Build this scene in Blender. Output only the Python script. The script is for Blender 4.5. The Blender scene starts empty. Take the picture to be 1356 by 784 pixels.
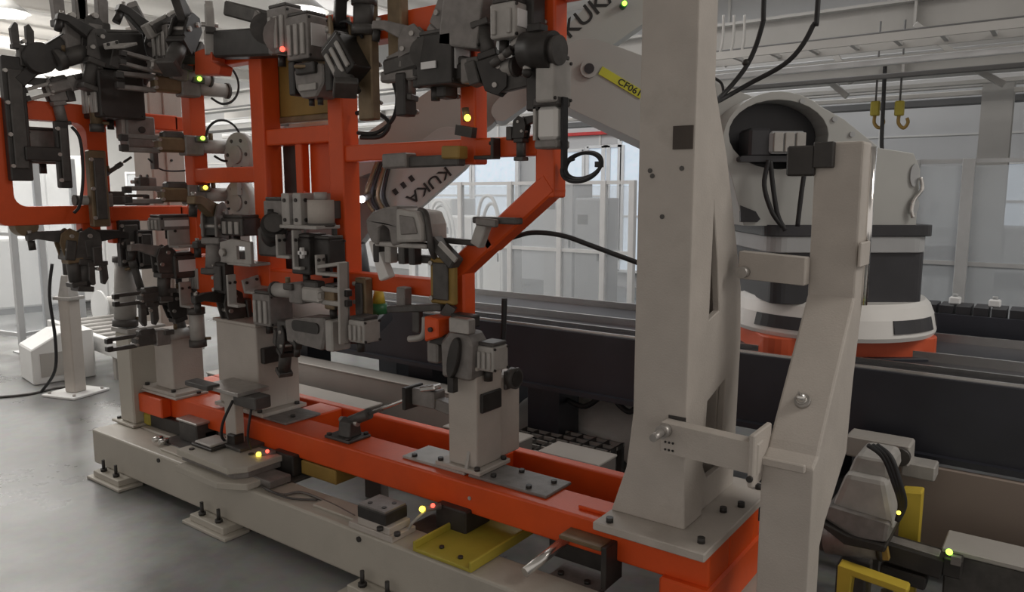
import bpy, bmesh, math, random
from mathutils import Vector, Matrix, Euler
from mathutils.geometry import tessellate_polygon
random.seed(7)
PI = math.pi
S = bpy.context.scene
COL = S.collection

# ------------------------------------------------------------------ camera
TH = math.radians(53.6); PITCH = math.atan(0.137); CH = 1.6; FPX = 1000.0
RT = Vector((math.sin(TH), math.cos(TH), 0)); FW = Vector((-math.cos(TH), math.sin(TH), 0)); UP = Vector((0, 0, 1))
FWP = FW*math.cos(PITCH) - UP*math.sin(PITCH); UPP = UP*math.cos(PITCH) + FW*math.sin(PITCH)
cam = bpy.data.cameras.new('camera'); camo = bpy.data.objects.new('camera', cam); COL.objects.link(camo)
camo.matrix_world = Matrix(((RT.x, UPP.x, -FWP.x, 0), (RT.y, UPP.y, -FWP.y, 0), (RT.z, UPP.z, -FWP.z, CH), (0, 0, 0, 1)))
cam.sensor_width = 36; cam.lens = 36*FPX/1356; cam.clip_start = 0.05; cam.clip_end = 200
S.camera = camo

def at(px, py, X=None, Y=None, Z=None):
    """survey helper: the point of the world plane X=, Y= or Z= that the photo pixel shows"""
    r = RT*(px-678) + UPP*(392-py) + FWP*FPX
    t = X/r.x if X is not None else Y/r.y if Y is not None else (Z-CH)/r.z
    return Vector((0, 0, CH)) + r*t

# ------------------------------------------------------------------ world, light, exposure
W = bpy.data.worlds.new('world'); S.world = W; W.use_nodes = True
W.node_tree.nodes['Background'].inputs[0].default_value = (1.0, 0.92, 0.85, 1)
W.node_tree.nodes['Background'].inputs[1].default_value = 0.50
def area(name, loc, size, power, color=(1, .97, .93), rot=(0, 0, 0)):
    l = bpy.data.lights.new(name, 'AREA'); l.shape = 'RECTANGLE'; l.size, l.size_y = size; l.energy = power; l.color = color
    o = bpy.data.objects.new(name, l); COL.objects.link(o); o.location = loc; o.rotation_euler = rot; return o
# rows of hall lamps hanging below the roof
area('hall_light_far', (-16.2, 5, 4.45), (6, 9), 950, (1, .97, .93))
area('hall_light_back', (-6, 8.2, 4.45), (9, 3), 165, (.97, .98, 1))
area('hall_light_cell', (-3.5, 4.6, 4.4), (3, 1.2), 40, (1, .95, .9))
area('hall_light_right', (2.5, 8.5, 4.4), (4, 2), 25, (.9, .95, 1))
area('hall_light_aisle', (-9.5, 2.2, 4.4), (4, 3.5), 260, (1, .97, .92))
area('hall_light_side', (3.0, 3.2, 4.3), (2.4, 1.2), 100, (1, .95, .88))
S.view_settings.view_transform = 'Standard'; S.view_settings.look = 'None'
S.view_settings.exposure = 0.0; S.view_settings.gamma = 1.0; S.view_settings.use_curve_mapping = False

# ------------------------------------------------------------------ materials
MATS = {}
def mat(name, col, rough=.5, metal=0.0, var=.12, scale=9.0, bump=0.0, emit=None, alpha=None, spec=.5, trans=0, wear=None):
    m = bpy.data.materials.new(name); m.use_nodes = True; nt = m.node_tree; b = nt.nodes['Principled BSDF']
    tc = nt.nodes.new('ShaderNodeTexCoord'); nz = nt.nodes.new('ShaderNodeTexNoise')
    nz.inputs['Scale'].default_value = scale; nz.inputs['Detail'].default_value = 4; nt.links.new(tc.outputs['Object'], nz.inputs['Vector'])
    rp = nt.nodes.new('ShaderNodeValToRGB'); rp.color_ramp.elements[0].position = .3; rp.color_ramp.elements[1].position = .72
    rp.color_ramp.elements[0].color = tuple(c*(1-var) for c in col)+(1,); rp.color_ramp.elements[1].color = tuple(min(1, c*(1+var)) for c in col)+(1,)
    nt.links.new(nz.outputs['Fac'], rp.inputs['Fac']); src = rp.outputs['Color']
    if wear:
        n2 = nt.nodes.new('ShaderNodeTexNoise'); n2.inputs['Scale'].default_value = scale*.35; n2.inputs['Detail'].default_value = 7; n2.inputs['Roughness'].default_value = .68
        nt.links.new(tc.outputs['Object'], n2.inputs['Vector'])
        r2 = nt.nodes.new('ShaderNodeValToRGB'); r2.color_ramp.elements[0].position = .56; r2.color_ramp.elements[1].position = .7
        r2.color_ramp.elements[0].color = (0, 0, 0, 1); r2.color_ramp.elements[1].color = (.75, .75, .75, 1)
        nt.links.new(n2.outputs['Fac'], r2.inputs['Fac'])
        mx = nt.nodes.new('ShaderNodeMix'); mx.data_type = 'RGBA'; nt.links.new(r2.outputs['Color'], mx.inputs[0]); nt.links.new(src, mx.inputs[6]); mx.inputs[7].default_value = tuple(wear)+(1,)
        src = mx.outputs[2]
    nt.links.new(src, b.inputs['Base Color'])
    b.inputs['Roughness'].default_value = rough; b.inputs['Metallic'].default_value = metal; b.inputs['Specular IOR Level'].default_value = spec
    if trans: b.inputs['Transmission Weight'].default_value = trans
    if alpha is not None: b.inputs['Alpha'].default_value = alpha
    if emit: b.inputs['Emission Color'].default_value = tuple(emit[:3])+(1,); b.inputs['Emission Strength'].default_value = emit[3]
    if bump:
        bp = nt.nodes.new('ShaderNodeBump'); bp.inputs['Strength'].default_value = bump; bp.inputs['Distance'].default_value = .004
        n3 = nt.nodes.new('ShaderNodeTexNoise'); n3.inputs['Scale'].default_value = 160; nt.links.new(tc.outputs['Object'], n3.inputs['Vector'])
        nt.links.new(n3.outputs['Fac'], bp.inputs['Height']); nt.links.new(bp.outputs['Normal'], b.inputs['Normal'])
    MATS[name] = m; return m
mat('beige_paint', (.50, .46, .42), .55, var=.07, scale=7, bump=.3, wear=(.41, .375, .335))
mat('beam_paint', (.47, .44, .385), .5, var=.05, scale=4, bump=.2, wear=(.40, .375, .33))
mat('orange_paint', (.73, .088, .012), .42, var=.08, scale=6, bump=.12, wear=(.65, .076, .011))
mat('steel', (.42, .40, .38), .38, .6, var=.15, scale=25)
mat('bright_steel', (.7, .69, .67), .25, .9, var=.08, scale=30)
mat('grey_cast', (.24, .225, .215), .55, .25, var=.18, scale=22, bump=.2)
mat('light_grey', (.42, .405, .385), .5, .1, var=.1, scale=20)
mat('dark_grey', (.085, .08, .076), .5, .2, var=.25, scale=20)
mat('black', (.036, .033, .031), .45, .1, var=.3, scale=15)
mat('rubber', (.02, .02, .022), .6, var=.2)
mat('bronze', (.20, .145, .085), .5, .3, var=.25, scale=15)
mat('dark_brown', (.055, .042, .034), .6, var=.15)
mat('ochre', (.30, .19, .045), .55, var=.15, scale=8)
mat('yellow_paint', (.60, .44, .05), .5, var=.1, scale=8)
mat('yellow_plate', (.42, .35, .045), .5, var=.12, scale=8)
mat('red_paint', (.5, .03, .03), .5)
mat('robot_grey', (.44, .445, .43), .4, var=.04, scale=4)
mat('glint_steel', (.92, .91, .9), .16, 1.0, var=.02, scale=20)  # mirror-like metal for the rod added as the bent post's edge highlight
mat('robot_white', (.74, .73, .71), .4, var=.04, scale=4)
mat('robot_black', (.032, .032, .037), .42, var=.2, scale=6)
mat('label_yellow', (.60, .60, .05), .5, var=.05)
mat('robot_red', (.62, .10, .035), .45, var=.06)
mat('track_black', (.030, .032, .042), .4, var=.25, scale=3)
mat('track_panel', (.30, .245, .21), .5, var=.08, scale=2)
mat('duct_grey', (.42, .40, .375), .5, var=.06, scale=4)
mat('duct_dark', (.17, .155, .145), .55, var=.1, scale=4)
mat('white_sheet', (.85, .83, .8), .7, var=.1, scale=6, bump=.4)
mat('fence_grey', (.52, .53, .54), .45, .2, var=.05)
mat('fence_white', (.78, .79, .80), .4, var=.04)
mat('machine_white', (.74, .74, .73), .45, var=.05, scale=3)
mat('machine_grey', (.40, .41, .42), .5, var=.1, scale=4)
mat('blue_white', (.60, .70, .84), .35, var=.04)
mat('wall_paint', (.62, .615, .60), .7, var=.05, scale=1.2)
mat('wall_grey', (.50, .505, .51), .7, var=.06, scale=1.0)
mat('ceiling_paint', (.72, .70, .67), .8, var=.04, scale=1.5)
mat('beam_grey', (.52, .515, .50), .55, var=.08, scale=2)
mat('beam_dark', (.16, .16, .16), .6, var=.1, scale=2)
mat('lamp_glow', (1, 1, 1), .4, emit=(1, .97, .92, 5))
mat('window_glow', (.6, .68, .75), .3, emit=(.78, .88, 1, .38))
mat('led_green', (.4, 1, .1), .3, emit=(.45, 1, .08, 3))
mat('led_yellow', (1, .8, .1), .3, emit=(1, .72, .06, 4))
mat('led_red', (1, .1, .1), .3, emit=(1, .08, .05, 3))
mat('led_off_green', (.03, .16, .06), .4)
mat('weld_spark', (1, 1, 1), .3, emit=(.82, .86, 1, 30))
mat('sticker', (.80, .80, .80), .5, var=.04)
mat('ink', (.02, .02, .02), .6, var=.05)
def floor_mat():
    m = bpy.data.materials.new('floor_concrete'); m.use_nodes = True; nt = m.node_tree; b = nt.nodes['Principled BSDF']
    tc = nt.nodes.new('ShaderNodeTexCoord')
    def noise(sc, de, ro):
        n = nt.nodes.new('ShaderNodeTexNoise'); n.inputs['Scale'].default_value = sc; n.inputs['Detail'].default_value = de; n.inputs['Roughness'].default_value = ro
        nt.links.new(tc.outputs['Object'], n.inputs['Vector']); return n
    n1 = noise(.9, 8, .62); n2 = noise(14, 4, .6)
    r1 = nt.nodes.new('ShaderNodeValToRGB'); e = r1.color_ramp.elements
    e[0].position = .40; e[0].color = (.125, .125, .12, 1); e[1].position = .60; e[1].color = (.30, .303, .298, 1)
    nt.links.new(n1.outputs['Fac'], r1.inputs['Fac'])
    mx = nt.nodes.new('ShaderNodeMix'); mx.data_type = 'RGBA'; mx.blend_type = 'MULTIPLY'; mx.inputs[0].default_value = .35
    nt.links.new(r1.outputs['Color'], mx.inputs[6]); nt.links.new(n2.outputs['Color'], mx.inputs[7]); nt.links.new(mx.outputs[2], b.inputs['Base Color'])
    r2 = nt.nodes.new('ShaderNodeMapRange'); r2.inputs[1].default_value = .3; r2.inputs[2].default_value = .7; r2.inputs[3].default_value = .20; r2.inputs[4].default_value = .50
    nt.links.new(n1.outputs['Fac'], r2.inputs[0]); nt.links.new(r2.outputs[0], b.inputs['Roughness'])
    MATS['floor_concrete'] = m
floor_mat()
def pane_mat(name, tint, a):
    m = bpy.data.materials.new(name); m.use_nodes = True; nt = m.node_tree; out = nt.nodes['Material Output']; b = nt.nodes['Principled BSDF']
    b.inputs['Base Color'].default_value = tint+(1,); b.inputs['Roughness'].default_value = .12; b.inputs['Alpha'].default_value = a
    nz = nt.nodes.new('ShaderNodeTexNoise'); nz.inputs['Scale'].default_value = 1.3; nz.inputs['Detail'].default_value = 5
    mr = nt.nodes.new('ShaderNodeMapRange'); mr.inputs[3].default_value = a*.8; mr.inputs[4].default_value = min(1, a*1.2)
    nt.links.new(nz.outputs['Fac'], mr.inputs[0]); nt.links.new(mr.outputs[0], b.inputs['Alpha'])
    MATS[name] = m
pane_mat('hazy_pane', (.72, .77, .82), .42)
pane_mat('clear_pane', (.85, .9, .95), .22)

# ------------------------------------------------------------------ mesh helpers
class MB:
    def __init__(s): s.v = []; s.f = []; s.sm = []
    def add(s, vs, fs, smooth=False):
        o = len(s.v); s.v += [Vector(v) for v in vs]; s.f += [tuple(i+o for i in f) for f in fs]; s.sm += [smooth]*len(fs); return s
    def bb(s, x0, x1, y0, y1, z0, z1):
        return s.add([(x0,y0,z0),(x1,y0,z0),(x1,y1,z0),(x0,y1,z0),(x0,y0,z1),(x1,y0,z1),(x1,y1,z1),(x0,y1,z1)],
                     [(0,3,2,1),(4,5,6,7),(0,1,5,4),(1,2,6,5),(2,3,7,6),(3,0,4,7)])
    def box(s, c, d, rot=None):
        m = Matrix.Translation(c) @ (rot.to_matrix().to_4x4() if isinstance(rot, Euler) else rot.to_4x4() if rot is not None else Matrix())
        x, y, z = d[0]/2, d[1]/2, d[2]/2
        vs = [m @ Vector(v) for v in [(-x,-y,-z),(x,-y,-z),(x,y,-z),(-x,y,-z),(-x,-y,z),(x,-y,z),(x,y,z),(-x,y,z)]]
        return s.add(vs, [(0,3,2,1),(4,5,6,7),(0,1,5,4),(1,2,6,5),(2,3,7,6),(3,0,4,7)])
    def bar(s, p, q, w, h, up=(0, 0, 1)):
        p, q = Vector(p), Vector(q); d = (q-p); L = d.length; d.normalize(); u = Vector(up)
        if abs(d.dot(u)) > .98: u = Vector((0, 1, 0))
        y = u.cross(d).normalized(); z = d.cross(y)
        return s.box((p+q)/2, (L, w, h), Matrix((d, y, z)).transposed())
    def cyl(s, p, q, r, r2=None, n=16, caps=True):
        p, q = Vector(p), Vector(q); r2 = r if r2 is None else r2; d = (q-p).normalized()
        a = d.orthogonal().normalized(); b = d.cross(a); vs = []
        for c, rr in ((p, r), (q, r2)):
            for i in range(n):
                t = 2*PI*i/n; vs.append(c + a*math.cos(t)*rr + b*math.sin(t)*rr)
        s.add(vs, [(i, (i+1) % n, n+(i+1) % n, n+i) for i in range(n)], True)
        if caps:
            o = len(s.v)-2*n; s.f += [tuple(o+n-1-i for i in range(n)), tuple(o+n+i for i in range(n))]; s.sm += [False]*2
        return s
    def sphere(s, c, r, n=14, m=9, sz=1.0):
        c = Vector(c); vs = [c+Vector((0, 0, -r*sz))]; fs = []
        for j in range(1, m):
            ph = -PI/2+PI*j/m
            for i in range(n): vs.append(c+Vector((r*math.cos(ph)*math.cos(2*PI*i/n), r*math.cos(ph)*math.sin(2*PI*i/n), r*sz*math.sin(ph))))
        vs.append(c+Vector((0, 0, r*sz))); k = len(vs)-1
        for i in range(n):
            i2 = (i+1) % n; fs.append((0, 1+i2, 1+i)); fs.append((k, 1+(m-2)*n+i, 1+(m-2)*n+i2))
            for j in range(m-2): fs.append((1+j*n+i, 1+j*n+i2, 1+(j+1)*n+i2, 1+(j+1)*n+i))
        return s.add(vs, fs, True)
    def tube(s, pts, r, n=8, seg=6, closed=False):
        P = [Vector(p) for p in pts]; pp = []
        N = len(P)
        g = (lambda i: P[i % N]) if closed else (lambda i: P[max(0, min(N-1, i))])
        for i in range(N if closed else N-1):
            a, b, c, d = g(i-1), g(i), g(i+1), g(i+2)
            for k in range(seg):
                t = k/seg; pp.append(.5*((2*b)+(c-a)*t+(2*a-5*b+4*c-d)*t*t+(3*b-a-3*c+d)*t**3))
        if not closed: pp.append(P[-1])
        L = len(pp); vs = []; ref = None
        for i in range(L):
            if closed: d = (pp[(i+1) % L]-pp[i-1]).normalized()
            else: d = (pp[min(L-1, i+1)]-pp[max(0, i-1)]).normalized()
            if ref is None: ref = d.orthogonal().normalized()
            ref = (ref-d*ref.dot(d)).normalized(); b = d.cross(ref)
            for k in range(n):
                t = 2*PI*k/n; vs.append(pp[i]+ref*math.cos(t)*r+b*math.sin(t)*r)
        M = L if closed else L-1
        fs = [(i*n+k, i*n+(k+1) % n, ((i+1) % L)*n+(k+1) % n, ((i+1) % L)*n+k) for i in range(M) for k in range(n)]
        s.add(vs, fs, True)
        if not closed:
            o = len(s.v)-len(vs); s.f += [tuple(o+n-1-k for k in range(n)), tuple(o+(L-1)*n+k for k in range(n))]; s.sm += [False]*2
        return s
    def prism(s, out, fr, a, b, holes=()):
        """out, holes: 2-D loops; fr: (origin, U, V, N) ; extruded along N from a to b"""
        O, U, V, Nn = [Vector(k) for k in fr]
        loops = [[Vector((p[0], p[1], 0)) for p in l] for l in [out]+list(holes)]
        flat = [p for l in loops for p in l]; k = len(flat)
        tris = tessellate_polygon(loops)
        vs = [O+U*p.x+V*p.y+Nn*a for p in flat]+[O+U*p.x+V*p.y+Nn*b for p in flat]
        fs = [tuple(t) for t in tris]+[tuple(i+k for i in reversed(t)) for t in tris]
        o = 0
        for l in loops:
            n = len(l); fs += [(o+i, o+(i+1) % n, o+(i+1) % n+k, o+i+k) for i in range(n)]; o += n
        return s.add(vs, fs)
    def build(s, name, m, parent=None, bevel=0.0, world=False, seg=1):
        me = bpy.data.meshes.new(name)
        vs = s.v
        if world and parent is not None:
            mw = parent.matrix_basis.copy(); q = parent.parent
            while q is not None: mw = q.matrix_basis @ mw; q = q.parent
            inv = mw.inverted(); vs = [inv @ v for v in vs]
        me.from_pydata([tuple(v) for v in vs], [], s.f)
        bm = bmesh.new(); bm.from_mesh(me); bmesh.ops.recalc_face_normals(bm, faces=bm.faces); bm.to_mesh(me); bm.free()
        me.polygons.foreach_set('use_smooth', s.sm)
        me.materials.append(MATS[m])
        o = bpy.data.objects.new(name, me); COL.objects.link(o); o.parent = parent
        if bevel:
            bv = o.modifiers.new('edge_bevel', 'BEVEL'); bv.width = bevel; bv.segments = seg; bv.limit_method = 'ANGLE'; bv.angle_limit = math.radians(40); bv.harden_normals = False
        return o
YZ = ((0,0,0), (0,1,0), (0,0,1), (1,0,0)); XZ = ((0,0,0), (1,0,0), (0,0,1), (0,1,0)); XY = ((0,0,0), (1,0,0), (0,1,0), (0,0,1))
def circ(cx, cy, r, n=20, ry=None, a0=0, a1=2*PI, close=False):
    ry = ry or r; k = n if not close else n-1
    return [(cx+r*math.cos(a0+(a1-a0)*i/k), cy+ry*math.sin(a0+(a1-a0)*i/k)) for i in range(n)]
def rrect(x0, x1, y0, y1, r, n=5):
    p = []
    for cx, cy, a in ((x1-r, y1-r, 0), (x0+r, y1-r, PI/2), (x0+r, y0+r, PI), (x1-r, y0+r, 1.5*PI)):
        p += [(cx+r*math.cos(a+PI/2*i/n), cy+r*math.sin(a+PI/2*i/n)) for i in range(n+1)]
    return p
def thing(name, label, cat, loc=(0, 0, 0), rot=(0, 0, 0), group=None, s=1.0):
    o = bpy.data.objects.new(name, None); COL.objects.link(o); o.empty_display_size = .1
    o.location = loc; o.rotation_euler = rot; o.scale = (s, s, s)
    o.matrix_basis = Matrix.LocRotScale(Vector(loc), Euler(rot), Vector((s, s, s)))
    o['label'] = label; o['category'] = cat
    if group: o['group'] = group
    return o
def tag(o, label, cat, group=None, kind=None):
    o['label'] = label; o['category'] = cat
    if group: o['group'] = group
    if kind: o['kind'] = kind
    return o
def struct(o, label=None):
    o['kind'] = 'structure'
    if label: o['label'] = label
    return o
def text(body, size, m, parent, loc, frame, name='lettering', ext=.0008, align='CENTER', shear=0, sx=1.0):
    c = bpy.data.curves.new(name, 'FONT'); c.body = body; c.size = size; c.extrude = ext; c.align_x = align; c.align_y = 'CENTER'; c.shear = shear; c.offset = size*.012
    tmp = bpy.data.objects.new(name, c); COL.objects.link(tmp)
    me = bpy.data.meshes.new_from_object(tmp); bpy.data.objects.remove(tmp); bpy.data.curves.remove(c)
    me.materials.clear(); me.materials.append(MATS[m])
    o = bpy.data.objects.new(name, me); COL.objects.link(o); o.parent = parent
    U, V, N = [Vector(k).normalized() for k in frame]
    mw = Matrix((U*sx, V, N)).transposed().to_4x4(); mw.translation = Vector(loc)
    o.matrix_basis = parent.matrix_basis.inverted() @ mw
    return o
def bolts(parent, pts, r=.009, h=.012, m='black', axis=(0, 0, 1), world=True, name='bolt'):
    ax = Vector(axis)
    for p in pts:
        MB().cyl(p, Vector(p)+ax*h, r, n=8).build(name, m, parent, world=world)

# ================================================================== THE HALL
struct(MB().bb(-21, 6, -4, 12, -.1, 0).build('floor', 'floor_concrete'), 'polished grey concrete factory floor')
struct(MB().bb(-21, 6, 11.5, 11.7, 0, 4.7).build('wall_back', 'wall_grey'), 'grey hall wall behind the robots')
struct(MB().bb(-21.2, -21, -4, 11.7, 0, 4.7).build('wall_left', 'wall_paint'), 'pale far wall of the hall')
struct(MB().bb(-21.2, 6, -4, 11.7, 4.7, 4.8).build('ceiling', 'ceiling_paint'), 'pale hall ceiling')
# panel seams of the back wall: thin cover strips, parts of the wall
wb = bpy.data.objects['wall_back']
for i, x in enumerate([-15.5, -13.2, -11, -8.8, -6.6, -4.4, -2.2, -.9, .4, 1.7, 3.0]):
    MB().bb(x-.02, x+.02, 11.48, 11.5, 0, 4.6).build('cover_strip', 'wall_paint', wb)
for z in (1.2, 2.35):
    MB().bb(-20.8, 5.8, 11.485, 11.5, z-.012, z+.012).build('cover_strip', 'wall_paint', wb)
# tall lit windows in the back wall
wn = 0
for (px, w, z0, z1) in ((792, .42, .95, 2.35), (812, .36, .5, 2.35), (843, .62, .3, 2.45), (758, .5, 1.5, 2.3), (600, 1.1, 1.0, 2.3), (655, 1.1, 1.0, 2.3), (1348, .8, 1.15, 1.95)):  # the last, rightmost window is added to make the glare at that edge
    p = at(px, 255, Y=11.47); wn += 1
    t = bpy.data.objects.new('window_%d' % wn, None); COL.objects.link(t); t.location = (p.x, 11.47, z0); t.matrix_basis = Matrix.Translation((p.x, 11.47, z0))
    struct(t, ['narrow pale blue lit window of the back wall', 'slim tall pale blue lit window beside the narrow one', 'wide floor to head pale blue lit window next to the beige pillar', 'small high lit window right of the orange frame', 'lit window seen between orange posts', 'lit window seen left of the chamfered orange corner', 'lit window added for the bluish glare behind the hazy glazing at the right edge'][wn-1])
    MB().bb(-w/2, w/2, -.02, .02, 0, z1-z0).build('pane', 'window_glow', t)
    f = MB()
    for s in (-1, 1): f.bb(s*w/2-.04, s*w/2+.04, -.05, .02, -.04, z1-z0+.04)
    f.bb(-w/2, w/2, -.05, .02, -.05, 0); f.bb(-w/2, w/2, -.05, .02, z1-z0, z1-z0+.05); f.bb(-w/2, w/2, -.045, .02, (z1-z0)*.42-.02, (z1-z0)*.42+.02)
    f.build('window_frame', 'fence_white', t, bevel=.005)

# overhead steelwork: runs along the hall behind the track
def run(name, label, cat, y, px, py, sec, m, x0=-12, x1=5, group=None):
    z = at(px, py, Y=y).z
    o = MB().bb(x0, x1, y-sec[0]/2, y+sec[0]/2, z-sec[1]/2, z+sec[1]/2).build(name, m, bevel=.006)
    return tag(o, label, cat, group)
def ibeam(name, label, y, px, py, w, h, m, x0=-12, x1=5):
    z = at(px, py, Y=y).z
    t = thing(name, label, 'beam', (x0, y, z))
    MB().bb(0, x1-x0, -w/2, w/2, h/2-.025, h/2).build('top_flange', m, t); MB().bb(0, x1-x0, -w/2, w/2, -h/2, -h/2+.025).build('bottom_flange', m, t)
    MB().bb(0, x1-x0, -.012, .012, -h/2, h/2).build('web', m, t)
    for i in range(8): MB().bb(.8+2*i, .82+2*i, -w/2+.01, w/2-.01, -h/2, h/2).build('stiffener', m, t)
    return t
ibeam('steel_girder', 'deep grey steel girder along the top right under the ceiling', 7.4, 1100, 38, .22, .30, 'beam_grey')
ibeam('steel_girder', 'lower grey steel girder running above the big rounded robot shoulder', 7.0, 1150, 92, .16, .16, 'beam_grey')
run('service_pipe', 'thick pale service pipe running just under the upper girder', 'pipe', 7.9, 1150, 68, (.12, .12), 'ceiling_paint')
run('service_pipe', 'slim pale service pipe running between the two girders', 'pipe', 7.6, 1150, 78, (.06, .05), 'fence_white')
run('service_pipe', 'slim grey service pipe below the lower girder', 'pipe', 8.1, 1150, 110, (.06, .06), 'beam_grey')
run('service_pipe', 'second slim pale pipe low above the wall panels', 'pipe', 8.4, 1150, 122, (.07, .05), 'ceiling_paint')
run('cable_duct', 'dark closed cable duct along the top of the wall panels', 'duct', 8.7, 1200, 139, (.12, .07), 'beam_dark', x0=-6)
run('cable_duct', 'wide pale cable duct running high at the right', 'duct', 9.3, 1150, 100, (.3, .12), 'ceiling_paint')
run('conduit_pipe', 'thin black conduit line high along the girder', 'pipe', 6.7, 1100, 52, (.025, .025), 'beam_dark')
run('sprinkler_pipe', 'thin red sprinkler pipe on the back wall behind the pillar', 'pipe', 11.46, 800, 176, (.07, .055), 'red_paint', x0=-8.4, x1=-5.2)
run('service_pipe', 'pale pipe running directly above the lower girder', 'pipe', 6.6, 1150, 84, (.05, .05), 'fence_white')
run('service_pipe', 'dark slim pipe right under the lower girder', 'pipe', 6.8, 1150, 103, (.04, .04), 'beam_dark')
run('service_pipe', 'pale twin pipe, upper one, above the wall panels', 'pipe', 7.8, 1150, 114, (.05, .045), 'fence_white')
run('service_pipe', 'pale twin pipe, lower one, above the wall panels', 'pipe', 7.8, 1150, 119, (.05, .04), 'beam_grey')
run('service_pipe', 'dark pipe between the upper girder and the thick pale pipe', 'pipe', 8.0, 1150, 57, (.05, .05), 'beam_dark')
run('service_pipe', 'lowest pale pipe just over the dark closed duct', 'pipe', 8.2, 1150, 132, (.05, .045), 'ceiling_paint')
# cable tray with rungs
zt = at(1150, 58, Y=6.3).z
tr = thing('cable_tray', 'ladder cable tray with rungs hanging under the ceiling at the right', 'cable tray', (-4, 6.3, zt))
for s in (-1, 1): MB().bb(0, 8, s*.17-.01, s*.17+.01, -.03, .03).build('side_rail', 'beam_grey', tr)
for i in range(26): MB().bb(.15+i*.3, .18+i*.3, -.16, .16, -.012, .012).build('rung', 'beam_grey', tr)
for i in range(3): MB().bb(1.2+i*2.6, 1.23+i*2.6, -.012, .012, 0, 4.68-zt).build('hanger_rod', 'beam_grey', tr)
# diagonal braces
for k, (a, b, lab) in enumerate([((1075, 88), (1122, 128), 'short diagonal steel brace above the robot shoulder'), ((1212, 32), (1262, 70), 'long diagonal steel brace under the upper girder'), ((1100, 62), (1128, 110), 'thin diagonal steel brace beside the short one'), ((1285, 88), (1330, 112), 'diagonal steel brace behind the steel column')]):
    tag(MB().bar(at(*a, Y=7.2), at(*b, Y=7.2), .05, .05).build('roof_brace', 'beam_grey', bevel=.004), lab, 'brace')
# steel column on the right
pc = at(1316, 200, Y=8.2)
t = thing('steel_column', 'pale steel hall column at the far right', 'column', (pc.x, 8.2, 0))
MB().bb(-.12, .12, -.1, -.085, 0, 4.6).build('front_flange', 'beam_grey', t); MB().bb(-.12, .12, .085, .1, 0, 4.6).build('rear_flange', 'beam_grey', t); MB().bb(-.01, .01, -.085, .085, 0, 4.6).build('web', 'beam_grey', t)
MB().bb(-.2, .2, -.18, .18, 0, .03).build('base_plate', 'beam_grey', t)
# yellow lifting hooks and black hanging cable near the wall
for px, lab in ((1158, 'yellow hoist hook hanging left of the black cable'), (1190, 'yellow hoist hook hanging right of the black cable')):
    p = at(px, 160, Y=7.0); t = thing('hoist_hook', lab, 'hook', p)
    MB().box((0, 0, .1), (.07, .05, .12)).build('hook_block', 'yellow_plate', t, bevel=.008)
    MB().tube([(0, 0, .05), (.0, 0, -.02), (.04, 0, -.06), (.07, 0, -.02), (.06, 0, .02)], .014).build('hook', 'ochre', t)
    MB().cyl((0, 0, .15), (0, 0, .8), .008).build('chain', 'beam_dark', t)
tag(MB().tube([at(1172, 88, Y=6.95), at(1170, 130, Y=6.95), at(1168, 200, Y=6.95), at(1180, 207, Y=6.95)], .016).build('hanging_cable', 'rubber'), 'black cable hanging straight down in front of the wall panels', 'cable')
for k, px in enumerate((958, 972, 986)):
    p = [at(px, 20, Y=6.5), at(px-1, 55, Y=6.5), at(px-8, 75, Y=6.5), at(px-26, 88, Y=6.5)]
    tag(MB().tube(p, .012).build('bent_conduit', 'beam_grey'), ['leftmost', 'middle', 'rightmost'][k]+' of three bent grey conduits next to the pillar top', 'conduit', 'bent conduits by the pillar')
# pendant lamps
def lamp(px, py, d, lab, s=1.0):
    r = RT*(px-678)+UPP*(392-py)+FWP*FPX; p = Vector((0, 0, CH))+r*(d/FPX)
    t = thing('pendant_lamp', lab, 'lamp', p, s=s)
    MB().cyl((0, 0, .02), (0, 0, .20), .34, .12, n=24).build('lamp_shade', 'beam_grey', t)
    MB().cyl((0, 0, -.03), (0, 0, .02), .26, .30, n=24).build('diffuser', 'lamp_glow', t)
    MB().cyl((0, 0, .2), (0, 0, (4.7-p.z)/s), .012).build('suspension', 'beam_dark', t)
    l = bpy.data.lights.new('lamp_bulb', 'POINT'); l.energy = 30; l.shadow_soft_size = .25; l.color = (1, .96, .9)
    o = bpy.data.objects.new('lamp_bulb', l); COL.objects.link(o); o.parent = t; o.location = (0, 0, -.2)
lamp(397, 17, 9.0, 'round pendant lamp glowing above the ochre panel')
lamp(8, 18, 9.5, 'round pendant lamp glowing at the top left corner', .8)
lamp(42, 112, 15, 'small distant pendant lamp behind the black clamp arm at left', 1.2)
# roof frames across the hall
for i, (x, lab) in enumerate(((-9, 'roof beam across the hall nearest the cell'), (-12.5, 'second roof beam across the hall from the cell'), (-16, 'third roof beam across the hall, far away'), (-19, 'farthest roof beam, against the pale wall'))):
    t = thing('roof_beam', lab, 'beam', (x, 4, 4.35), group='roof beams across the hall')
    MB().bb(-.1, .1, -8, 7.4, .1, .13).build('top_flange', 'ceiling_paint', t); MB().bb(-.1, .1, -8, 7.4, -.13, -.1).build('bottom_flange', 'ceiling_paint', t); MB().bb(-.02, .02, -8, 7.4, -.12, .12).build('web', 'ceiling_paint', t)

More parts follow.
